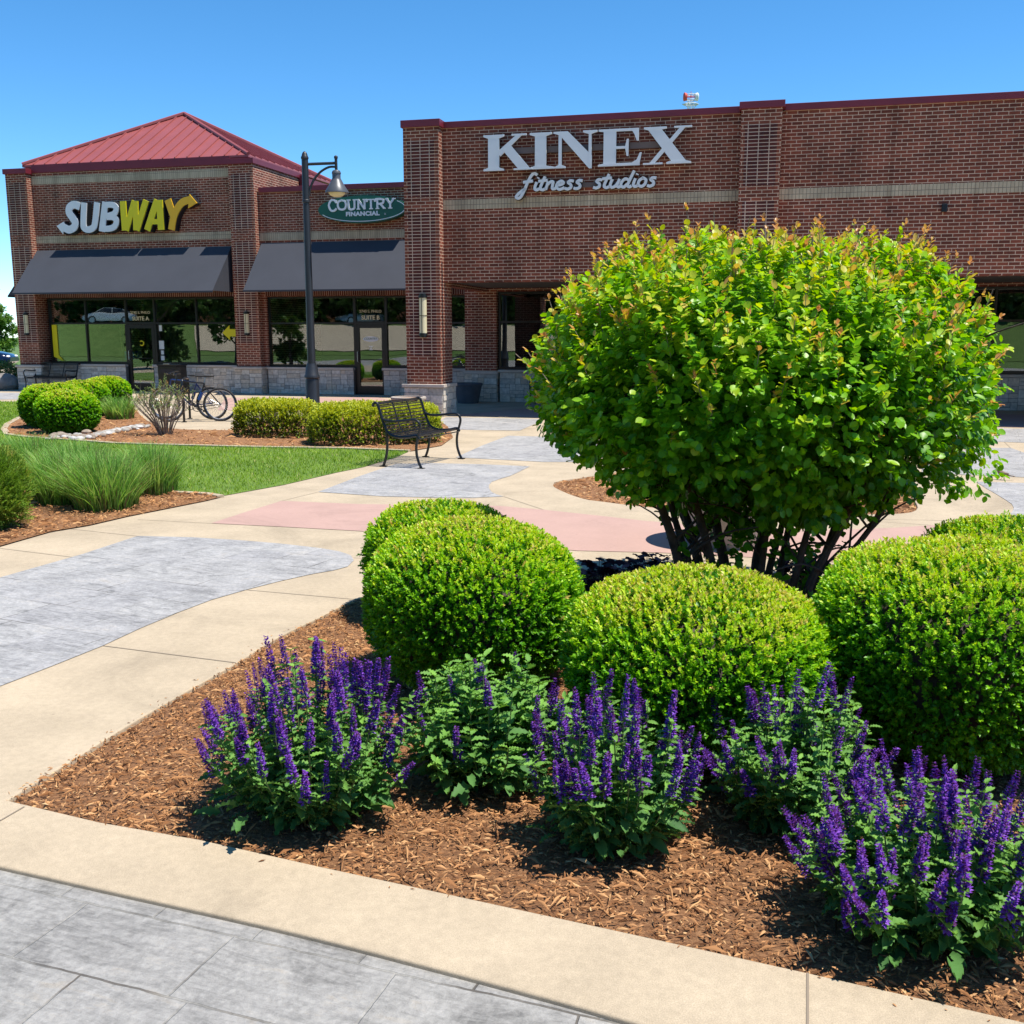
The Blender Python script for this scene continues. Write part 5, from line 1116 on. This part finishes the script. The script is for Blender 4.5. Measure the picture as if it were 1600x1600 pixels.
# ---- the big round shrub
def big_shrub():
    cx, cy = 1.57, 6.55; o = empty('large_round_shrub', (cx, cy, 0)); tag(o, 'large round multi stemmed shrub with glossy green leaves and orange new tips', 'shrub')
    n = 7200; R = 1.36; z0, z1 = .66, 2.30
    a = RNG.uniform(0, 2 * pi, n); u = RNG.uniform(-1, 1, n); ph = np.arcsin(u)
    # squarish dome with flatter underside
    ce = np.sign(np.cos(ph)) * np.abs(np.cos(ph)) ** .72; se = np.sign(np.sin(ph)) * np.abs(np.sin(ph)) ** .9
    rx, ry = R, 1.22
    zc = z0 + (z1 - z0) * .46; P = np.c_[rx * ce * np.cos(a), ry * ce * np.sin(a), np.where(se > 0, zc + (z1 - zc) * se, zc + (zc - z0) * se)]
    low = np.clip((zc - P[:, 2]) / (zc - z0), 0, 1); P[:, :2] *= (1 - .30 * low ** 2)[:, None]
    Nn = norm(np.c_[np.cos(a) * ce / rx, np.sin(a) * ce / ry, se / 1.1 * 1.0])
    L = lump(P, 1.7, 21); L2 = lump(P, 4.5, 22); L3 = lump(P, 9, 23); dep = RNG.uniform(0, 1, n) ** 1.6
    P = P + Nn * (.09 * L + .085 * L2 + .045 * L3 - .42 * dep)[:, None]
    keep = ~((P[:, 2] < 1.05) & (L2 + .5 * L < -.10) & (RNG.uniform(size=n) < .85)) & (P[:, 2] > .33)
    P, Nn, dep, L2 = P[keep], Nn[keep], dep[keep], L2[keep]
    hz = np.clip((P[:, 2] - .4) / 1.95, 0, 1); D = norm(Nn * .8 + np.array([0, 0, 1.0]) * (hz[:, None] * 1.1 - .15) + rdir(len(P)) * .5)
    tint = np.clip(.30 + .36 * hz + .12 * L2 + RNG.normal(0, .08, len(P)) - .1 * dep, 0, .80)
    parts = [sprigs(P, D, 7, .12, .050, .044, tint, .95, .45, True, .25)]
    # new shoots with bronze tips standing proud of the crown, on thin twigs
    k = (hz > .25) & (dep < .22) & (RNG.uniform(size=len(P)) < .02 + .68 * hz ** 3); Q = P[k]; DQ = norm(Nn[k] * .6 + np.array([0, 0, .9]) + rdir(k.sum()) * .35)
    tw = MB(); ln = RNG.uniform(.08, .26, len(Q))
    for q, d, l in zip(Q, DQ, ln): tw.tube([tuple(q), tuple(q + d * l)], .0022, 3, cap=False)
    parts.append(sprigs(Q + DQ * (ln * .25)[:, None], DQ, 5, .12, .048, .036, np.full(len(Q), .80), .8, .4, True))
    kk = RNG.uniform(size=len(Q)) < .75; parts.append(sprigs(Q[kk] + DQ[kk] * ln[kk][:, None], DQ[kk], 4, .03, .030, .020, RNG.uniform(.86, 1.0, kk.sum()), .7, .4, True))
    nl_ = 110; al = RNG.uniform(0, 2 * pi, nl_); Pl = np.c_[.62 * np.sqrt(RNG.uniform(0, 1, nl_)) * np.cos(al), .35 * np.sin(al), RNG.uniform(.12, .75, nl_)]; parts.append(sprigs(Pl, norm(rdir(nl_) + np.array([0, -.5, .3])), 6, .12, .055, .048, np.full(nl_, .32), .95, .5, True, .3))
    Ph = np.array([1.27, -.05, .93]) + RNG.normal(0, 1, (26, 3)) * np.array([.13, .1, .09]); parts.append(sprigs(Ph, norm(rdir(26) + np.array([.8, 0, -.2])), 7, .12, .052, .045, np.full(26, .5), .95, .5, True, .3))
    # inner leaves
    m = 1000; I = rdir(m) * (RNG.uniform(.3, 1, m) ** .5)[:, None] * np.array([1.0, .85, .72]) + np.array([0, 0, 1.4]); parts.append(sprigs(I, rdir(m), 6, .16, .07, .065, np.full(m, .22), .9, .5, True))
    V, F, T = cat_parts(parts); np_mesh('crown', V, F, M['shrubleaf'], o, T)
    # stems
    stm = MB()
    bases = [(-.42, -.12), (-.34, 0), (-.24, -.15), (-.15, 0), (.02, -.15), (.08, -.05), (.16, -.25), (.22, -.32), (.27, -.20), (.32, -.3), (.05, .1), (-.25, .15), (.36, -.05), (.2, .15)]
    ends = [(-.9, -.45), (-.8, -.1), (-.6, -.45), (-.3, .2), (.0, -.45), (.25, -.1), (.5, -.5), (.75, -.5), (.95, -.3), (1.05, -.4), (.2, .5), (-.7, .5), (1.0, .3), (.6, .6)]
    for i, ((bx_, by_), (ex, ey)) in enumerate(zip(bases, ends)):
        r = random.uniform(.026, .044); mid = ((bx_ * .62 + ex * .38) + random.uniform(-.05, .05), by_ * .62 + ey * .38, random.uniform(.55, .7)); top = (ex, ey, random.uniform(1.4, 1.85))
        pth = smooth_path([(bx_, by_, -.02), ((bx_ * .85 + ex * .15), by_ * .85 + ey * .15, .3), mid, ((mid[0] + ex) / 2 + random.uniform(-.06, .06), (mid[1] + ey) / 2, 1.1), top], 4)
        stm.tube(pth, list(np.linspace(r, r * .35, len(pth))), 8)
        for b_ in range(7):
            j = random.randint(4, len(pth) - 2); s = Vector(pth[j]); d = Vector((random.uniform(-1, 1), random.uniform(-1, 1), random.uniform(.1, .9))).normalized(); e = s + d * random.uniform(.4, .8)
            stm.tube(smooth_path([tuple(s), tuple((s + e) / 2 + Vector((0, 0, .06))), tuple(e)], 3), list(np.linspace(r * .3, .004, 7)), 5)
    stm.build('stems', M['bark'], o, smooth=True); tw.build('twigs', M['bark_pale'], o)['kind'] = 'stuff'
big_shrub()

# ---- salvias
def spike_template(seed, bare=.15):
    r = np.random.default_rng(seed); n = 230; f = r.uniform(0, 1, n) ** .92; whorl = np.round(f * 15) / 15; f = np.where(r.uniform(size=n) < .75, whorl + r.normal(0, .008, n), f); f = np.clip(f, 0, 1.0)
    a = r.uniform(0, 2 * pi, n); rad = .0125 * (1 - .75 * f ** 1.6) + .002
    pos = np.c_[np.cos(a) * rad * .5, np.sin(a) * rad * .5, f * .16]; X = norm(np.c_[np.cos(a), np.sin(a), r.uniform(.1, .9, n)]); up = norm(np.c_[-np.cos(a) * .3, -np.sin(a) * .3, np.ones(n)])
    V, F = scatter(LEAF2[0], LEAF2[1], pos, X, up, .0185 * (1 - .55 * f) * r.uniform(.7, 1.2, n), .0105 * (1 - .4 * f))
    T = np.clip(.62 - .45 * f + r.normal(0, .22, n), 0, 1); T = np.where(r.uniform(size=n) < bare, .05, T); return V, F, np.repeat(T, 4)
spikes = []
for s in range(4):
    V, F, T = spike_template(40 + s, .12 + .12 * s); o = np_mesh('flower_spike', V, F, M['purple'], None, T); spikes.append(o.data); bpy.data.objects.remove(o)
def salvia(x, y, R, H, nst, label, nflow, seed, lush=1.0):
    o = empty('salvia_plant', (x, y, 0)); tag(o, label, 'flowering plant', 'purple salvias in the mulch bed'); r = np.random.default_rng(seed)
    stem = MB(); parts = []; LP = []; LX = []; LS = []; LT = []
    for i in range(nst):
        a = r.uniform(0, 2 * pi); q = sqrt(r.uniform(0.0, 1)); ex, ey = R * q * cos(a), R * q * sin(a); h = H * (1 - .42 * q * q) * r.uniform(.80, 1.10) * (.72 if r.uniform() < .25 else 1)
        bx_, by_ = ex * .45, ey * .45; pth = smooth_path([(bx_, by_, 0), (bx_ + (ex - bx_) * .45, by_ + (ey - by_) * .45, h * .36), (bx_ + (ex - bx_) * .85, by_ + (ey - by_) * .85, h * .70), (ex * 1.02 + r.normal(0, .008), ey * 1.02, h)], 4)
        fl = i < nflow; L = r.uniform(.75, 1.35) if fl else 0
        stem.tube(pth, [.0034, .0032, .003, .003, .0028, .0027, .0026, .0025, .0024, .0022, .002, .0016, .0012][:len(pth)] + [.0012] * max(0, len(pth) - 13), 4, cap=False)
        tip = Vector(pth[-1]); d = (Vector(pth[-1]) - Vector(pth[-4])).normalized()
        if fl:
            so_ = bpy.data.objects.new('flower_spike', spikes[r.integers(0, 4) if r.uniform() < .5 else r.integers(0, 2)]); COL.objects.link(so_); so_.parent = o
            so_.location = tip - d * .14 * L * .62; qd = d + Vector((r.normal(0, .10), r.normal(0, .10), 0)); so_.rotation_mode = 'QUATERNION'; so_.rotation_quaternion = qd.to_track_quat('Z', 'Y') @ Matrix.Rotation(r.uniform(0, 6), 3, 'Z').to_quaternion()
            g = r.uniform(.85, 1.2); so_.scale = (g, g, L * .90)
        for j, zf in enumerate(np.linspace(.10, .86 if fl else .98, 11)):
            k = min(int(zf * (len(pth) - 1)), len(pth) - 2); s = Vector(pth[k]).lerp(Vector(pth[k + 1]), zf * (len(pth) - 1) - k); aa = r.uniform(0, 2 * pi)
            for m in range(2):
                a2 = aa + pi * m + r.normal(0, .2); LP.append(tuple(s)); LX.append((cos(a2), sin(a2), .55 - .5 * (1 - zf) + r.normal(0, .2))); LS.append((.085 * (1 - .60 * zf) * r.uniform(.8, 1.2) * lush)); LT.append(.32 + .45 * zf + r.normal(0, .1))
    nb = int(70 * lush)
    for i in range(nb):   # big basal leaves
        a = r.uniform(0, 2 * pi); q = r.uniform(.2, .86) * R; LP.append((q * cos(a), q * sin(a), r.uniform(.03, .17))); LX.append((cos(a + r.normal(0, .3)), sin(a + r.normal(0, .3)), r.uniform(-.25, .5))); LS.append(r.uniform(.06, .105)); LT.append(r.uniform(.1, .5))
    P = np.array(LP); X = np.array(LX); sc = np.array(LS); T = np.clip(np.array(LT), 0, 1); up = norm(np.array([0, 0, 1.]) + rdir(len(P)) * .45)
    # crinkled leaf: finer template
    ns = 9; tv = []; 
    for i in range(ns + 1):
        f = i / ns; w_ = .30 * (sin(pi * min(f ** .8, 1)) ** .7) + .01; cz = -.35 * f * f + .08 * f; wv = .05 * (-1) ** i
        tv += [(f, -w_ * (1 + .12 * (-1) ** i), cz + .10 + wv), (f, 0, cz), (f, w_ * (1 + .12 * (-1) ** i), cz + .10 - wv)]
    tf = []
    for i in range(ns): tf += [(3 * i, 3 * i + 1, 3 * i + 4, 3 * i + 3), (3 * i + 1, 3 * i + 2, 3 * i + 5, 3 * i + 4)]
    tv = np.array(tv); tv[:, 2] -= .1 * 0; tv[0, 2] = tv[1, 2] = tv[2, 2] = 0
    V, F = scatter(tv, np.array(tf), P, X, up, sc, sc * .72); V[:, 2] = np.maximum(V[:, 2], .006)
    np_mesh('foliage', V, F, M['salvialeaf'], o, np.repeat(T, len(tv)), smooth=False)
    stem.build('stems', M['salvia_stem'], o); return o
M['salvia_stem'] = simple('salvia_stem', (.12, .17, .06, 1), .6)
salvia(-.77, 3.70, .40, .60, 105, 'leftmost salvia clump with dense purple spikes, nearest the pavement corner', 90, 101)
salvia(-.10, 3.98, .34, .50, 90, 'salvia clump that is mostly green with few spikes, in front of the left boxwood', 16, 102, 1.35)
salvia(.37, 3.45, .30, .55, 74, 'centre salvia clump with many tall purple spikes in front of the middle boxwood', 60, 103)
salvia(1.06, 3.62, .32, .53, 78, 'salvia clump between the middle boxwood and the large right boxwood', 42, 104, 1.1)
salvia(1.28, 2.92, .40, .475, 100, 'rightmost salvia clump with short purple spikes, cut by the right edge', 84, 105, 1.05)

# ---- heuchera
def heuchera(x, y, R, H, label, seed, n=110):
    o = empty('coral_bells_plant', (x, y, 0)); tag(o, label, 'plant', 'dark leaved plants under the big shrub'); r = np.random.default_rng(seed)
    a = r.uniform(0, 2 * pi, n); q = np.sqrt(r.uniform(0, 1, n)); P = np.c_[R * q * np.cos(a), R * q * np.sin(a), H * (1 - .6 * q ** 2) * r.uniform(.5, 1, n)]
    X = np.c_[np.cos(a), np.sin(a), r.normal(-.1, .3, n)]; tv = [(.35, 0, 0)]; k = 10
    for i in range(k): tv.append((.35 + .5 * cos(2 * pi * i / k) * (1 if i % 2 else .78), .5 * sin(2 * pi * i / k) * (1 if i % 2 else .78), .05 * (-1) ** i))
    V, F = scatter(np.array(tv), np.array([(0, i + 1, (i + 1) % k + 1) for i in range(k)]), P, X, norm(np.array([0, 0, 1.]) + rdir(n) * .4), r.uniform(.06, .10, n))
    np_mesh('foliage', V, F, M['heuch'], o, np.repeat(np.clip(r.normal(.5, .25, n), 0, 1), k + 1))
    s = MB(); [s.tube([(p[0] * .2, p[1] * .2, 0), tuple(p)], .002, 3, cap=False) for p in P[::2]]; s.build('stems', M['bark'], o)
hx, hy = G(935, 922); heuchera(hx, hy, .22, .24, 'dark purple leaved plant between the two left boxwoods, in shade', 1)
hx, hy = G(1015, 898); heuchera(hx, hy, .18, .17, 'dark purple leaved plant just behind the middle boxwood top', 2, 70)
hx, hy = G(1258, 912); heuchera(hx, hy, .17, .25, 'dark purple leaved plant with sunlit leaves at the right foot of the big shrub', 3, 90)

# ---- hedges
def hedge(x0, y0, x1, y1, dep, H, label, seed, n=2600):
    cx, cy = (x0 + x1) / 2, (y0 + y1) / 2; L = math.dist((x0, y0), (x1, y1)); o = empty('barberry_hedge', (cx, cy, 0), atan2(y1 - y0, x1 - x0)); tag(o, label, 'hedge')
    P = []; n2 = n
    t = RNG.uniform(-1, 1, n2); u = RNG.uniform(0, 1, n2); sd = RNG.uniform(size=n2)
    X = t * L / 2; Yt = RNG.uniform(-1, 1, n2) * dep / 2; Z = RNG.uniform(.05, 1, n2) * H
    k = sd < .45; top = np.c_[X, Yt, np.full(n2, H)]; side = np.c_[X, np.where(sd > .8, dep / 2, -dep / 2), Z]; P = np.where(k[:, None], top, side)
    e = RNG.uniform(size=n2) < .14; P[e, 0] = np.sign(X[e]) * L / 2; P[e, 1] = Yt[e]; P[e, 2] = Z[e]
    # round the shoulders
    c = np.array([0, 0, H * .45]); s_ = np.array([L / 2, dep / 2, H * .55]); qn = (P - c) / s_; m = (np.abs(qn) ** 5).sum(1) ** (1 / 5.); P = c + qn / m[:, None] * s_ * (1 + .07 * lump(P, 3.2, seed) + .04 * lump(P, 9, seed + 1))[:, None]; P[:, 2] = np.clip(P[:, 2], .04, H * 1.08)
    Nn = norm((P - c) / s_ ** 2); dpt = RNG.uniform(0, 1, n2) ** 1.5; P -= Nn * dpt[:, None] * .12
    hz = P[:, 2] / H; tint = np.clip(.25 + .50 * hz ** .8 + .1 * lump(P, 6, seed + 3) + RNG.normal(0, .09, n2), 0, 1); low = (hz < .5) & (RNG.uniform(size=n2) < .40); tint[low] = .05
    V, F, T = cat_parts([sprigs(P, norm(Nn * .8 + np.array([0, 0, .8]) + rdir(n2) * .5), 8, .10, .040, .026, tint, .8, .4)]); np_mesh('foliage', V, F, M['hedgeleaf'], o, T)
    s = MB()
    for i in range(70):
        bx_ = random.uniform(-.42, .42) * L; by_ = random.uniform(-.3, .3) * dep; s.tube([(bx_, by_, 0), (bx_ + random.uniform(-.12, .12), by_ + random.uniform(-.15, .15), H * .5), (bx_ + random.uniform(-.2, .2), by_ + random.uniform(-.2, .2), H * random.uniform(.8, 1.0))], [.008, .005, .002], 4, cap=False)
    s.build('stems', M['bark'], o); return o
a0, a1 = G(367, 684), G(484, 686); hedge(a0[0], a0[1] + .5, a1[0], a1[1] + .45, .95, .56, 'yellow green hedge left of the street lamp', 31, 2600)
a0, a1 = G(474, 698), G(688, 697); hedge(a0[0] + .05, a0[1] + .4, a1[0] - .1, a1[1] + .75, .95, .58, 'yellow green hedge right of the street lamp, behind the slatted bench', 32, 4200)

# ---- ornamental grasses
def grass_clump(x, y, R, H, n, label, seed, wind=.18, wd=.0055):
    o = empty('ornamental_grass', (x, y, 0)); tag(o, label, 'grass clump', 'tall grasses in the left beds'); r = np.random.default_rng(seed)
    a = r.uniform(0, 2 * pi, n); q = np.sqrt(r.uniform(0, 1, n)); b = np.c_[R * .62 * q * np.cos(a), R * .62 * q * np.sin(a), np.zeros(n)]
    lean = np.c_[np.cos(a), np.sin(a)] * (q * R * .42 * r.uniform(.2, 1.5, n))[:, None] + np.array([-wind * .2, 0]) + r.normal(0, .10, (n, 2)); h = H * (1 - .22 * q ** 2) * r.uniform(.55, 1.12, n)
    K = 5; V = np.zeros((n, K * 2, 3)); side = norm(np.c_[-np.sin(a) + r.normal(0, .6, n), np.cos(a) + r.normal(0, .6, n), np.zeros(n)])
    for k in range(K):
        f = k / (K - 1); c = b + np.c_[lean * (f ** 1.8)[..., None] if False else lean * f ** 1.8, h * (f - .16 * f ** 3)]; w_ = wd * (1 - f ** 1.5) + .0006; V[:, 2 * k] = c + side * w_; V[:, 2 * k + 1] = c - side * w_
    tf = np.array([(2 * k, 2 * k + 1, 2 * k + 3, 2 * k + 2) for k in range(K - 1)]); F = (tf[None] + (np.arange(n) * K * 2)[:, None, None]).reshape(-1, 4)
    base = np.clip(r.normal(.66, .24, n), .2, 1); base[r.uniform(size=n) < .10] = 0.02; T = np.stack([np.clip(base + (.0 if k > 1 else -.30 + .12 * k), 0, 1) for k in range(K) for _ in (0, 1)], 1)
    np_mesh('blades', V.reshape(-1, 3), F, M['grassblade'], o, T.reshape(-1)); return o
for i, (px, py, R, H, lab) in enumerate([(228, 775, .44, .66, 'tall green grass clump at the right end of the left bed'), (155, 800, .50, .70, 'tall green grass clump in front, over the brown mulch'), (88, 790, .48, .68, 'tall green grass clump between the front clump and the conifer'), (40, 762, .55, .72, 'tall green grass clump behind the conifer at the left edge'), (112, 768, .5, .66, 'tall green grass clump at the back of the left bed'), (-30, 770, .5, .7, 'tall green grass clump at the left edge, mostly out of frame')]):
    x, y = G(px, py); grass_clump(x, y + .2, R, H, 2300, lab, 200 + i)
x, y = G(182, 656); grass_clump(x, y + .2, .45, .60, 700, 'small far grass clump beside the clipped boxwood cluster', 220, wd=.010)

# ---- conifer at the left edge
def conifer(x, y, R, H, label, seed):
    o = empty('juniper_shrub', (x, y, 0)); tag(o, label, 'shrub'); n = 5200
    P, Nn, t = superpt(n, R, H, 2.1); L = lump(P, 6, seed); dep = RNG.uniform(size=len(P)) ** 1.5; P = P + Nn * (L * .10 + lump(P, 13, seed + 2) * .05 - dep * .16)[:, None]
    V, F, T = cat_parts([sprigs(P, norm(Nn * .7 + np.array([0, 0, .6]) + rdir(len(P)) * .4), 14, .085, .028, .006, np.clip(.4 + .25 * L + RNG.normal(0, .12, len(P)) + .12 * P[:, 2] / H, 0, 1), .55, .3)]); np_mesh('foliage', V, F, M['conleaf'], o, T)
    s = MB(); s.tube([(0, 0, 0), (.03, 0, H * .4), (0, .02, H * .85)], [.05, .035, .01], 8)
    for i in range(30):
        a = random.uniform(0, 2 * pi); s.tube([(0, 0, random.uniform(.05, .5) * H), (R * .8 * cos(a), R * .8 * sin(a), random.uniform(.2, .85) * H)], [.015, .004], 5)
    s.build('trunk', M['bark'], o); return o
x, y = G(-22, 838); conifer(x - .12, y + .35, .33, .72, 'yellowish green conifer shrub at the left edge of the photo', 61)

# ---- bare budding shrub
def bare_shrub(x, y):
    o = empty('bare_stemmed_shrub', (x, y, 0)); tag(o, 'sparse shrub with many bare grey stems and a few budding leaves beside the bicycles', 'shrub'); s = MB(); tips = []; dirs = []
    for i in range(46):
        a = random.uniform(0, 2 * pi); q = random.random() ** .6; ex, ey = .56 * q * cos(a), .45 * q * sin(a); h = .86 * (1 - .18 * q) * random.uniform(.75, 1.08)
        pth = smooth_path([(ex * .22, ey * .22, 0), (ex * .45, ey * .45, h * .4), (ex * .85, ey * .85, h * .78), (ex * 1.05 + random.gauss(0, .03), ey * 1.05, h)], 3)
        s.tube(pth, list(np.linspace(.011, .003, len(pth))), 5)
        for j in range(7):
            k = random.randint(4, len(pth) - 1); p = Vector(pth[k]); d = Vector((random.gauss(0, .5), random.gauss(0, .5), .7)).normalized(); e = p + d * random.uniform(.06, .16); s.tube([tuple(p), tuple(e)], [.003, .0015], 3, cap=False); tips.append(tuple(e)); dirs.append(tuple(d))
    s.build('stems', M['bark_pale'], o); P = np.array(tips); k = (P[:, 2] > .42) | (RNG.uniform(size=len(P)) < .4); P = P[k]; D = np.array(dirs)[k]
    V, F, T = cat_parts([sprigs(P, D, 7, .07, .030, .018, np.clip(RNG.normal(.5, .25, len(P)), 0, 1), .9, .5)]); np_mesh('leaves', V, F, M['sparseleaf'], o, T)
x, y = G(255, 681); bare_shrub(x, y + .15)
# small shrub at the building corner
def small_bush(x, y, R, H, label, mat='sparseleaf', n=1500, ll=.05):
    o = empty('small_bush', (x, y, 0)); tag(o, label, 'bush'); P, Nn, t = superpt(n, R, H, 2.2); P = P + Nn * (lump(P, 5, 5) * .08 - RNG.uniform(size=len(P)) * .15)[:, None]
    V, F, T = cat_parts([sprigs(P, norm(Nn + rdir(len(P)) * .5), 7, .12, ll, ll * .6, np.clip(RNG.normal(.4, .2, len(P)), 0, 1), .9, .5)]); np_mesh('foliage', V, F, M[mat], o, T)
    s = MB(); [s.tube([(0, 0, 0), (R * .7 * cos(i), R * .7 * sin(i), H * .7)], [.015, .004], 5) for i in range(12)]; s.build('stems', M['bark'], o)
x, y = B(-18.0, 7.4); small_bush(x, y, .75, .85, 'low reddish green bush in the bed left of the building corner', 'sparseleaf', 1500, .07)

# ---- background trees
def tree(x, y, H, R, seed, label, n=1500, grp=None, ll=.28, z0=.3, mat='treeleaf', sp=7):
    o = empty('broadleaf_tree', (x, y, 0)); tag(o, label, 'tree', grp); r = np.random.default_rng(seed); s = MB(); th = H * z0
    s.tube([(0, 0, -.15), (.05, 0, th), (0, .1, H * .9)], [.022 * H, .016 * H, .02], 8); C_ = []
    for i in range(13):
        a = r.uniform(0, 2 * pi); zz = r.uniform(th * .8, H * .85); rr = R * (1 - .55 * abs((zz - H * .5) / (H * .5))) * r.uniform(.5, .95); e = (rr * cos(a), rr * sin(a), min(zz + rr * .45, H * .96)); s.tube([(0, 0, zz * .8), tuple(np.array(e) * .55 + np.array([0, 0, zz * .4])), e], [.010 * H, .006 * H, .01], 5); C_.append(e)
    C_.append((0, 0, H * .9)); C_.append((0, 0, H * .6)); s.build('trunk', M['bark'], o); C_ = np.array(C_)
    c = C_[r.integers(0, len(C_), n)]; P = c + norm(r.normal(size=(n, 3))) * (r.uniform(.2, 1, n) ** .5 * R * .42)[:, None] * np.array([1, 1, .8]); P[:, 2] = np.clip(P[:, 2], th * .7, H)
    V, F, T = cat_parts([sprigs(P, norm(r.normal(size=(n, 3)) + np.array([0, 0, .5])), sp, ll * 1.5, ll, ll * .7, np.clip(r.normal(.45, .2, n), 0, 1), .9, .5)]); np_mesh('crown', V, F, M[mat], o, T); return o
tree(-36.9, 72, 7.0, 1.25, 301, 'tall tree at the left edge of the photo behind the dark car', 1500, ll=.17, mat='treeleaf2')
tree(-38.9, 79, 3.9, 1.2, 302, 'small bright green tree on the lawn just left of the building', 1300, ll=.17, z0=.12, mat='treeleaf2')
tree(-44.5, 86, 5.0, 2.0, 303, 'medium tree beyond the lawn at the far left edge', 1700, ll=.22, z0=.15)
po = MB().tube([(0, 0, 0), (0, 0, 6)], .06, 8).build('metal_pole', M['chrome'], None, loc=(-38.6, 77, -.1)); tag(po, 'thin grey pole on the lawn left of the building', 'pole')
# what the shop windows mirror: trees and a house behind the photographer
for i, (x, y, H, R, n_, l_) in enumerate([(*RW(d, 73 + 3 * (d % 2)), 9 + (d * 7) % 4, 6.8, 2000, .55) for d in (70, 63, 52, 45, 39, 33, 27, 21, 15, 9, 3, -3, -9, -15, -21, -27, -33)] + [(*RW(d, 71), 5.5, 5.5, 1300, .5) for d in range(48, -37, -7)] + [(-21.5, 14.0, 5.2, 1.5, 1300, .22), (-26, 18.5, 5.6, 1.9, 1300, .22), (-31.5, 7.5, 5.5, 1.9, 1300, .25)]):
    tr = tree(x, y, H, R, 400 + i, ['broad dark tree mirrored in the shop windows, behind the photographer', 'young street tree mirrored in the shop windows, left of the photographer'][i > 29], n_, 'trees mirrored in the shop windows', ll=l_, z0=.10)
    if i < 30: tr.location.z = .8 if i < 17 else 1.0
hs = empty('brick_house', (*RW(52, 96), 2.6), radians(-45)); tag(hs, 'dark brick building beyond the road, seen only in the window reflections', 'building')
MB().box(-42, 42, -5, 5, -.1, 11).build('wall', M['brick'], hs); MB().add([(-43, -6, 11), (43, -6, 11), (43, 6, 11), (-43, 6, 11), (-40, 0, 15), (40, 0, 15)], [(0, 1, 5, 4), (1, 2, 5), (2, 3, 4, 5), (3, 0, 4), (3, 2, 1, 0)]).build('roof', M['coping'], hs)

# ================================================================ GROUND COVER
def strips(x, y, z, L, W, yaw, pitch, tint, name, mat, kind='stuff'):
    n = len(x); c, s = np.cos(yaw), np.sin(yaw); tv = np.array([(-.5, 0, 0), (-.15, .5, .0), (.2, .42, .0), (.5, .05, 0), (.18, -.5, 0), (-.2, -.45, 0), (0, 0, .5)])
    X = np.c_[c * np.cos(pitch), s * np.cos(pitch), np.sin(pitch)]; V, F = scatter(tv * np.array([1, 1, .35]), np.array([(i, (i + 1) % 6, 6) for i in range(6)]), np.c_[x, y, z], X, norm(np.array([0, 0, 1.]) + rdir(n) * .4), L, W)
    o = np_mesh(name, V, F, mat, None, np.repeat(tint, 7)); o['kind'] = kind; return o
def chips(poly, n, z, name, Lr, Wr, maxY=99):
    x, y = sample_poly(poly, n); k = y < maxY; x, y = x[k], y[k]; n = len(x); L = RNG.uniform(*Lr, n) * RNG.choice([.6, 1, 1.5, 2.4], n, p=[.47, .36, .12, .05]); W = RNG.uniform(*Wr, n)
    lp = lump(np.c_[x, y, np.zeros(n)], 3.0, 77); tint = np.clip(RNG.beta(2, 3.2, n) + .06 * lp, 0, 1); return strips(x, y, z + RNG.uniform(0, .022, n) + .008 * lp, L, W, RNG.uniform(0, 2 * pi, n), RNG.normal(0, .28, n), tint, name, M['chips'])
chips(BED, 190000, -.020, 'wood_chip_mulch', (.014, .038), (.0028, .0075))
_e = [(a, b) for a, b in zip(bed_left[:-1], bed_left[1:])][:30] + [(a, b) for a, b in zip(bed_front[:-1], bed_front[1:])][:9]
_n = 130; _i = RNG.integers(0, len(_e), _n); _f = RNG.uniform(size=_n); _x = np.array([_e[i][0][0] * (1 - f) + _e[i][1][0] * f for i, f in zip(_i, _f)]) + RNG.normal(0, .035, _n); _y = np.array([_e[i][0][1] * (1 - f) + _e[i][1][1] * f for i, f in zip(_i, _f)]) + RNG.normal(0, .035, _n)
strips(_x, _y, np.full(_n, .003), RNG.uniform(.008, .03, _n), RNG.uniform(.002, .006, _n), RNG.uniform(0, 6, _n), RNG.normal(0, .06, _n), RNG.beta(2, 2, _n), 'spilled_wood_chips', M['chips'])
chips(CBED, 9000, -.014, 'centre_wood_chip_mulch', (.03, .07), (.008, .018))
chips(BED1, 16000, .014, 'far_wood_chip_mulch', (.04, .09), (.010, .022)); chips(BED2, 26000, .014, 'left_wood_chip_mulch', (.03, .06), (.006, .014))
# lawn blades
x, y = sample_poly(LAWN, 330000); k = ~inpoly(x, y, BED1) & ~inpoly(x, y, BED2); x, y = x[k], y[k]; k = RNG.uniform(size=len(x)) < np.clip(1.25 - (y - 10) / 22, .25, 1); x, y = x[k][:150000], y[k][:150000]; n = len(x); print('blades', n)
a = RNG.uniform(0, 2 * pi, n); h = RNG.uniform(.022, .055, n) * (1 + .3 * lump(np.c_[x, y, 0 * x], 1.2, 3)); w_ = .0045 * (1 + (y - 10) / 16); ln = RNG.normal(0, .018, (n, 2))
V = np.stack([np.c_[x + np.cos(a) * w_, y + np.sin(a) * w_, np.full(n, .008)], np.c_[x - np.cos(a) * w_, y - np.sin(a) * w_, np.full(n, .008)], np.c_[x + ln[:, 0], y + ln[:, 1], .008 + h]], 1).reshape(-1, 3)
T = np.clip(RNG.normal(.5, .18, n) + .22 * lump(np.c_[x, y, 0 * x], .9, 9) + .12 * lump(np.c_[x, y, 0 * x], 3.5, 10), 0, .97); T[RNG.uniform(size=n) < .05] = 1
_pl = lump(np.c_[x, y, 0 * x], 1.6, 31); T[(_pl > .42) & (RNG.uniform(size=n) < .45)] = .93
o = np_mesh('lawn_grass', V, np.arange(n * 3).reshape(n, 3), M['lawnblade'], None, np.repeat(T, 3)); o['kind'] = 'stuff'
